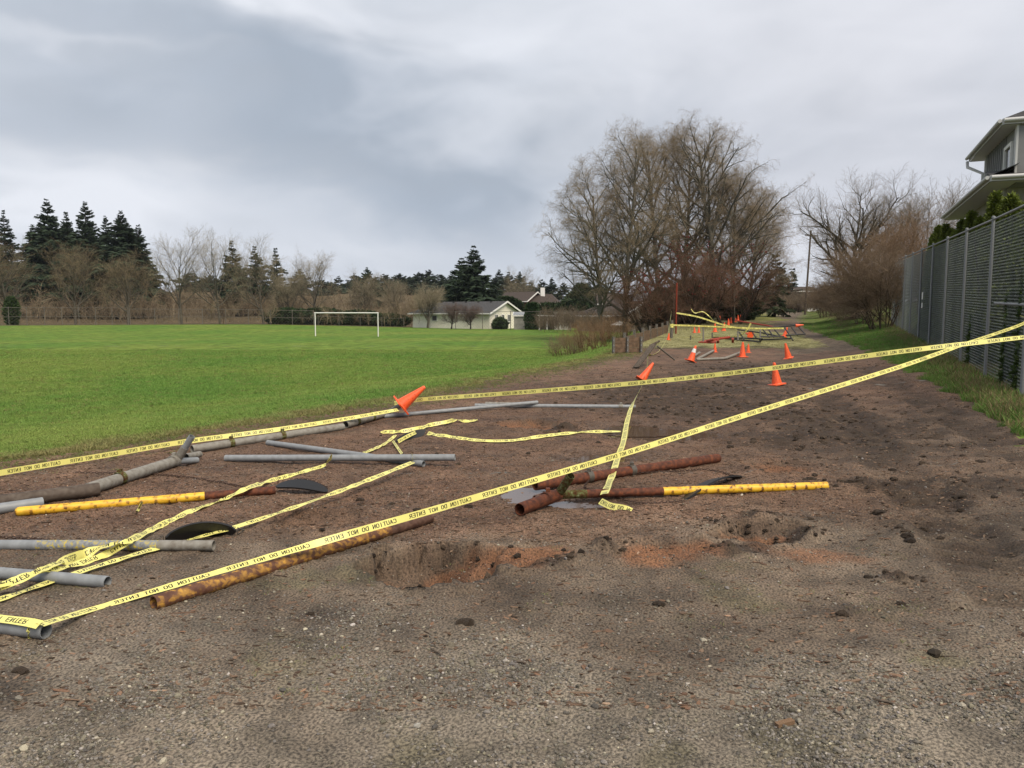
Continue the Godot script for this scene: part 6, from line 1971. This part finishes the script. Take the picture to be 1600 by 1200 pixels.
func sky_picture() -> ImageTexture:
	var w := 2048; var h := 1024
	var data := PackedFloat32Array(); data.resize(w * h * 3)
	var n := noise(1.0, 5, 71)
	var m := noise(1.0, 3, 72)
	for y in h / 2 + 2:
		var el := 90.0 - 180.0 * (y + 0.5) / h
		var er := deg_to_rad(el)
		for x in w:
			var az := fposmod(360.0 * (x + 0.5) / w + 180.0, 360.0) - 180.0   # the picture's edge is straight ahead
			var ar := deg_to_rad(az)
			var dir := Vector3(sin(ar) * cos(er), sin(er), -cos(ar) * cos(er))
			var wx := m.get_noise_3d(dir.x * 2.0, dir.y * 5.0, dir.z * 2.0)
			var f := n.get_noise_3d(dir.x * 2.6 + wx * 0.5, dir.y * 7.0 + wx * 0.6, dir.z * 2.6)
			var g := n.get_noise_3d(dir.x * 7.0 + 9.0, dir.y * 20.0 + wx, dir.z * 7.0)
			var a := az + 5.0 * wx + 3.5 * f + 2.5 * g; var e := el + 1.9 * f + 1.4 * g + 1.2 * wx
			var dark := 0.95 * blob(a, e, -16.0, 15.0, 9.0, 4.5, -0.25) + 0.9 * blob(a, e, -5.0, 8.0, 11.0, 3.6, -0.2) + 0.55 * blob(a, e, -31.0, 18.0, 10.0, 4.0) + 0.5 * blob(a, e, -29.0, 12.0, 9.0, 2.2) + 0.4 * blob(a, e, 24.0, 10.0, 13.0, 3.5) + 0.35 * blob(a, e, 10.0, 12.0, 9.0, 2.5)
			var lite := 0.9 * blob(a, e, -29.5, 8.0, 9.0, 1.7) + 0.7 * blob(a, e, -30.5, 16.6, 6.0, 0.7, -0.06) + 0.9 * blob(a, e, -17.5, 21.8, 5.0, 1.6, -0.3) + 0.5 * blob(a, e, -9.0, 4.6, 9.0, 1.5) + 0.7 * blob(a, e, 21.0, 20.0, 15.0, 4.0) + 0.4 * blob(a, e, 22.0, 5.0, 9.0, 2.5) + 0.3 * blob(a, e, 5.0, 18.0, 8.0, 4.0)
			var t := clampf(0.68 + 0.42 * lite - 0.66 * dark + 0.24 * f + 0.14 * g, 0.0, 1.0)
			# slate to pale grey; blue where the layer is thin
			var c := Color(0.142, 0.160, 0.185).lerp(Color(0.292, 0.303, 0.328), t)
			var blue := clampf(0.75 - t + 0.4 * g + 0.3 * smoothstep(12.0, 3.0, el), 0.0, 1.0) * 0.24
			c = c.lerp(Color(0.180, 0.218, 0.275), blue)
			var warm := smoothstep(-5.0, 25.0, az) * smoothstep(60.0, 25.0, az)
			c = c.lerp(Color(0.255, 0.252, 0.270), 0.35 * warm)
			c = c.lerp(Color(0.245, 0.256, 0.276), 0.4 * smoothstep(6.0, 0.0, el))
			var i := (y * w + x) * 3
			data[i] = c.r; data[i + 1] = c.g; data[i + 2] = c.b
	for y in range(h / 2 + 2, h):
		for x in w:
			var i := (y * w + x) * 3
			data[i] = 0.08; data[i + 1] = 0.075; data[i + 2] = 0.065
	return ImageTexture.create_from_image(Image.create_from_data(w, h, false, Image.FORMAT_RGBF, data.to_byte_array()))

func _ready() -> void:
	eye_dirs = Basis(Vector3.RIGHT, -pitch)
	rng.seed = 4
	nz_a = noise(0.9, 4, 1); nz_b = noise(3.2, 4, 2); nz_c = noise(14.0, 2, 3); nz_r = noise(2.6, 3, 5, FastNoiseLite.TYPE_SIMPLEX_SMOOTH, true)
	# camera, sky, sun, exposure
	var cam := Camera3D.new()
	cam.name = "camera"
	cam.fov = rad_to_deg(2.0 * atan(600.0 / F))
	cam.near = 0.1; cam.far = 1500.0
	cam.transform = Transform3D(eye_dirs, Vector3(0, EYE, 0))
	add_child(cam)
	cam.current = true
	var env := Environment.new()
	env.background_mode = Environment.BG_SKY
	env.tonemap_mode = Environment.TONE_MAPPER_LINEAR
	env.tonemap_exposure = 2.8
	env.sdfgi_enabled = true; env.ssao_enabled = true; env.ssil_enabled = true
	var sky := Sky.new()
	var pan := PanoramaSkyMaterial.new()
	pan.panorama = sky_picture()
	sky.sky_material = pan
	env.sky = sky
	env.fog_enabled = true
	env.fog_density = 0.0001
	env.fog_light_color = Color(0.80, 0.84, 0.90)
	var we := WorldEnvironment.new()
	we.name = "world_environment"
	we.environment = env
	add_child(we)
	var sun := DirectionalLight3D.new()
	sun.name = "sun"
	sun.light_energy = 0.5
	sun.light_color = Color(1.0, 0.945, 0.86)
	sun.light_angular_distance = 38.0
	sun.shadow_enabled = true
	sun.rotation_degrees = Vector3(-52, 34, 0)
	add_child(sun)
	# what has been dug up and churned: x, d, half width, half depth, turn, depth, kind (0 pit, 1 mud, 2 puddle, 3 clay), extra
	var spot := func(px, py): 
		var g := GR(px, py)
		return Vector2(g.x, -g.z)
	var s: Vector2 = spot.call(680, 879)
	feats.append([s.x, s.y, 0.47, 0.42, 0.0, 0.32, 0, 0.9])
	s = spot.call(800, 878); feats.append([s.x, s.y, 0.34, 0.20, 0.3, 0.06, 0, 0.4])
	s = spot.call(1035, 862); feats.append([s.x, s.y, 0.42, 0.22, 0.2, 0.05, 0, 0.4])
	s = spot.call(1190, 835); feats.append([s.x, s.y, 0.50, 0.26, 0.2, 0.14, 0, 0.9])
	s = spot.call(1180, 812); feats.append([s.x, s.y, 0.50, 0.18, 0.15, 0.035, 1, 0.0])
	s = spot.call(1255, 836); feats.append([s.x, s.y, 0.22, 0.2, 0.0, 0.05, 1, 0.0])
	s = spot.call(1150, 862); feats.append([s.x, s.y, 0.30, 0.12, 0.2, 0.035, 1, 0.0])
	s = spot.call(945, 855); feats.append([s.x, s.y, 0.13, 0.1, 0.0, 0.045, 1, 0.0])
	s = spot.call(860, 880); feats.append([s.x, s.y, 0.24, 0.09, 0.4, 0.025, 1, 0.0])
	s = spot.call(490, 815); feats.append([s.x, s.y, 0.4, 0.3, 0.0, 0.06, 0, 0.25])
	s = spot.call(1220, 730); feats.append([s.x, s.y, 0.4, 0.35, 0.0, 0.08, 0, 0.5])
	s = spot.call(835, 665); feats.append([s.x, s.y, 0.55, 0.35, -0.2, 0.12, 0, 0.9])
	s = spot.call(880, 672); feats.append([s.x, s.y, 0.35, 0.25, -0.2, 0.06, 1, 0.0])
	s = spot.call(1270, 870); feats.append([s.x, s.y, 0.45, 0.2, 0.0, 0.7, 3, 0.0])
	s = spot.call(1010, 868); feats.append([s.x, s.y, 0.5, 0.22, 0.1, 0.85, 3, 0.0])
	s = spot.call(840, 865); feats.append([s.x, s.y, 0.4, 0.2, 0.3, 0.8, 3, 0.0])
	s = spot.call(1400, 905); feats.append([s.x, s.y, 0.16, 0.1, 0.0, 0.012, 1, 0.0])
	for p in [[832, 770, 0.34, 0.46, 0.3], [935, 786, 0.36, 0.17, 0.0], [950, 712, 0.6, 0.36, 0.2], [1035, 676, 0.8, 0.5, 0.0], [990, 668, 0.5, 0.5, 0.0]]:
		s = spot.call(p[0], p[1])
		var f := [s.x, s.y, p[2], p[3], p[4], 0.045, 2, 0.0]
		f[7] = Hs(s.x, s.y) - 0.022 - 0.003 * (feats.size() % 5)
		feats.append(f)
	# churned ground: x, d, half width, half depth, height, darkness
	for p in [[1110, 615, 1.6, 2.6, 1.0, 0.9], [1050, 640, 1.2, 1.4, 0.6, 0.5], [1300, 660, 1.3, 1.6, 0.9, 0.8], [1230, 690, 0.9, 0.8, 0.7, 0.6], [1190, 580, 2.0, 3.0, 0.8, 0.8], [1430, 690, 1.3, 1.4, 0.6, 0.45], [1500, 765, 1.0, 0.7, 0.8, 0.65], [1330, 760, 0.6, 0.4, 0.5, 0.4], [1420, 810, 0.7, 0.4, 0.4, 0.35], [1560, 840, 0.8, 0.5, 0.4, 0.35], [960, 610, 1.4, 2.0, 0.5, 0.5], [560, 800, 0.6, 0.4, 0.3, 0.3], [700, 700, 1.5, 1.0, 0.15, 0.1], [900, 940, 0.35, 0.15, 0.35, 0.35], [1380, 950, 0.3, 0.2, 0.3, 0.3], [560, 970, 0.5, 0.15, 0.35, 0.3], [60, 1080, 0.6, 0.4, 0.1, 0.35], [1460, 630, 0.8, 1.2, 0.4, 0.3]]:
		s = spot.call(p[0], p[1])
		churn.append([s.x, s.y, p[2], p[3], p[4], p[5]])
	materials()
	make_sprays()
	build_ground()
	build_structures()
	build_trees()
	build_pipes()
	build_playground()
	build_cones()
	build_tapes()
	puddles()
	scatter()
	grass()
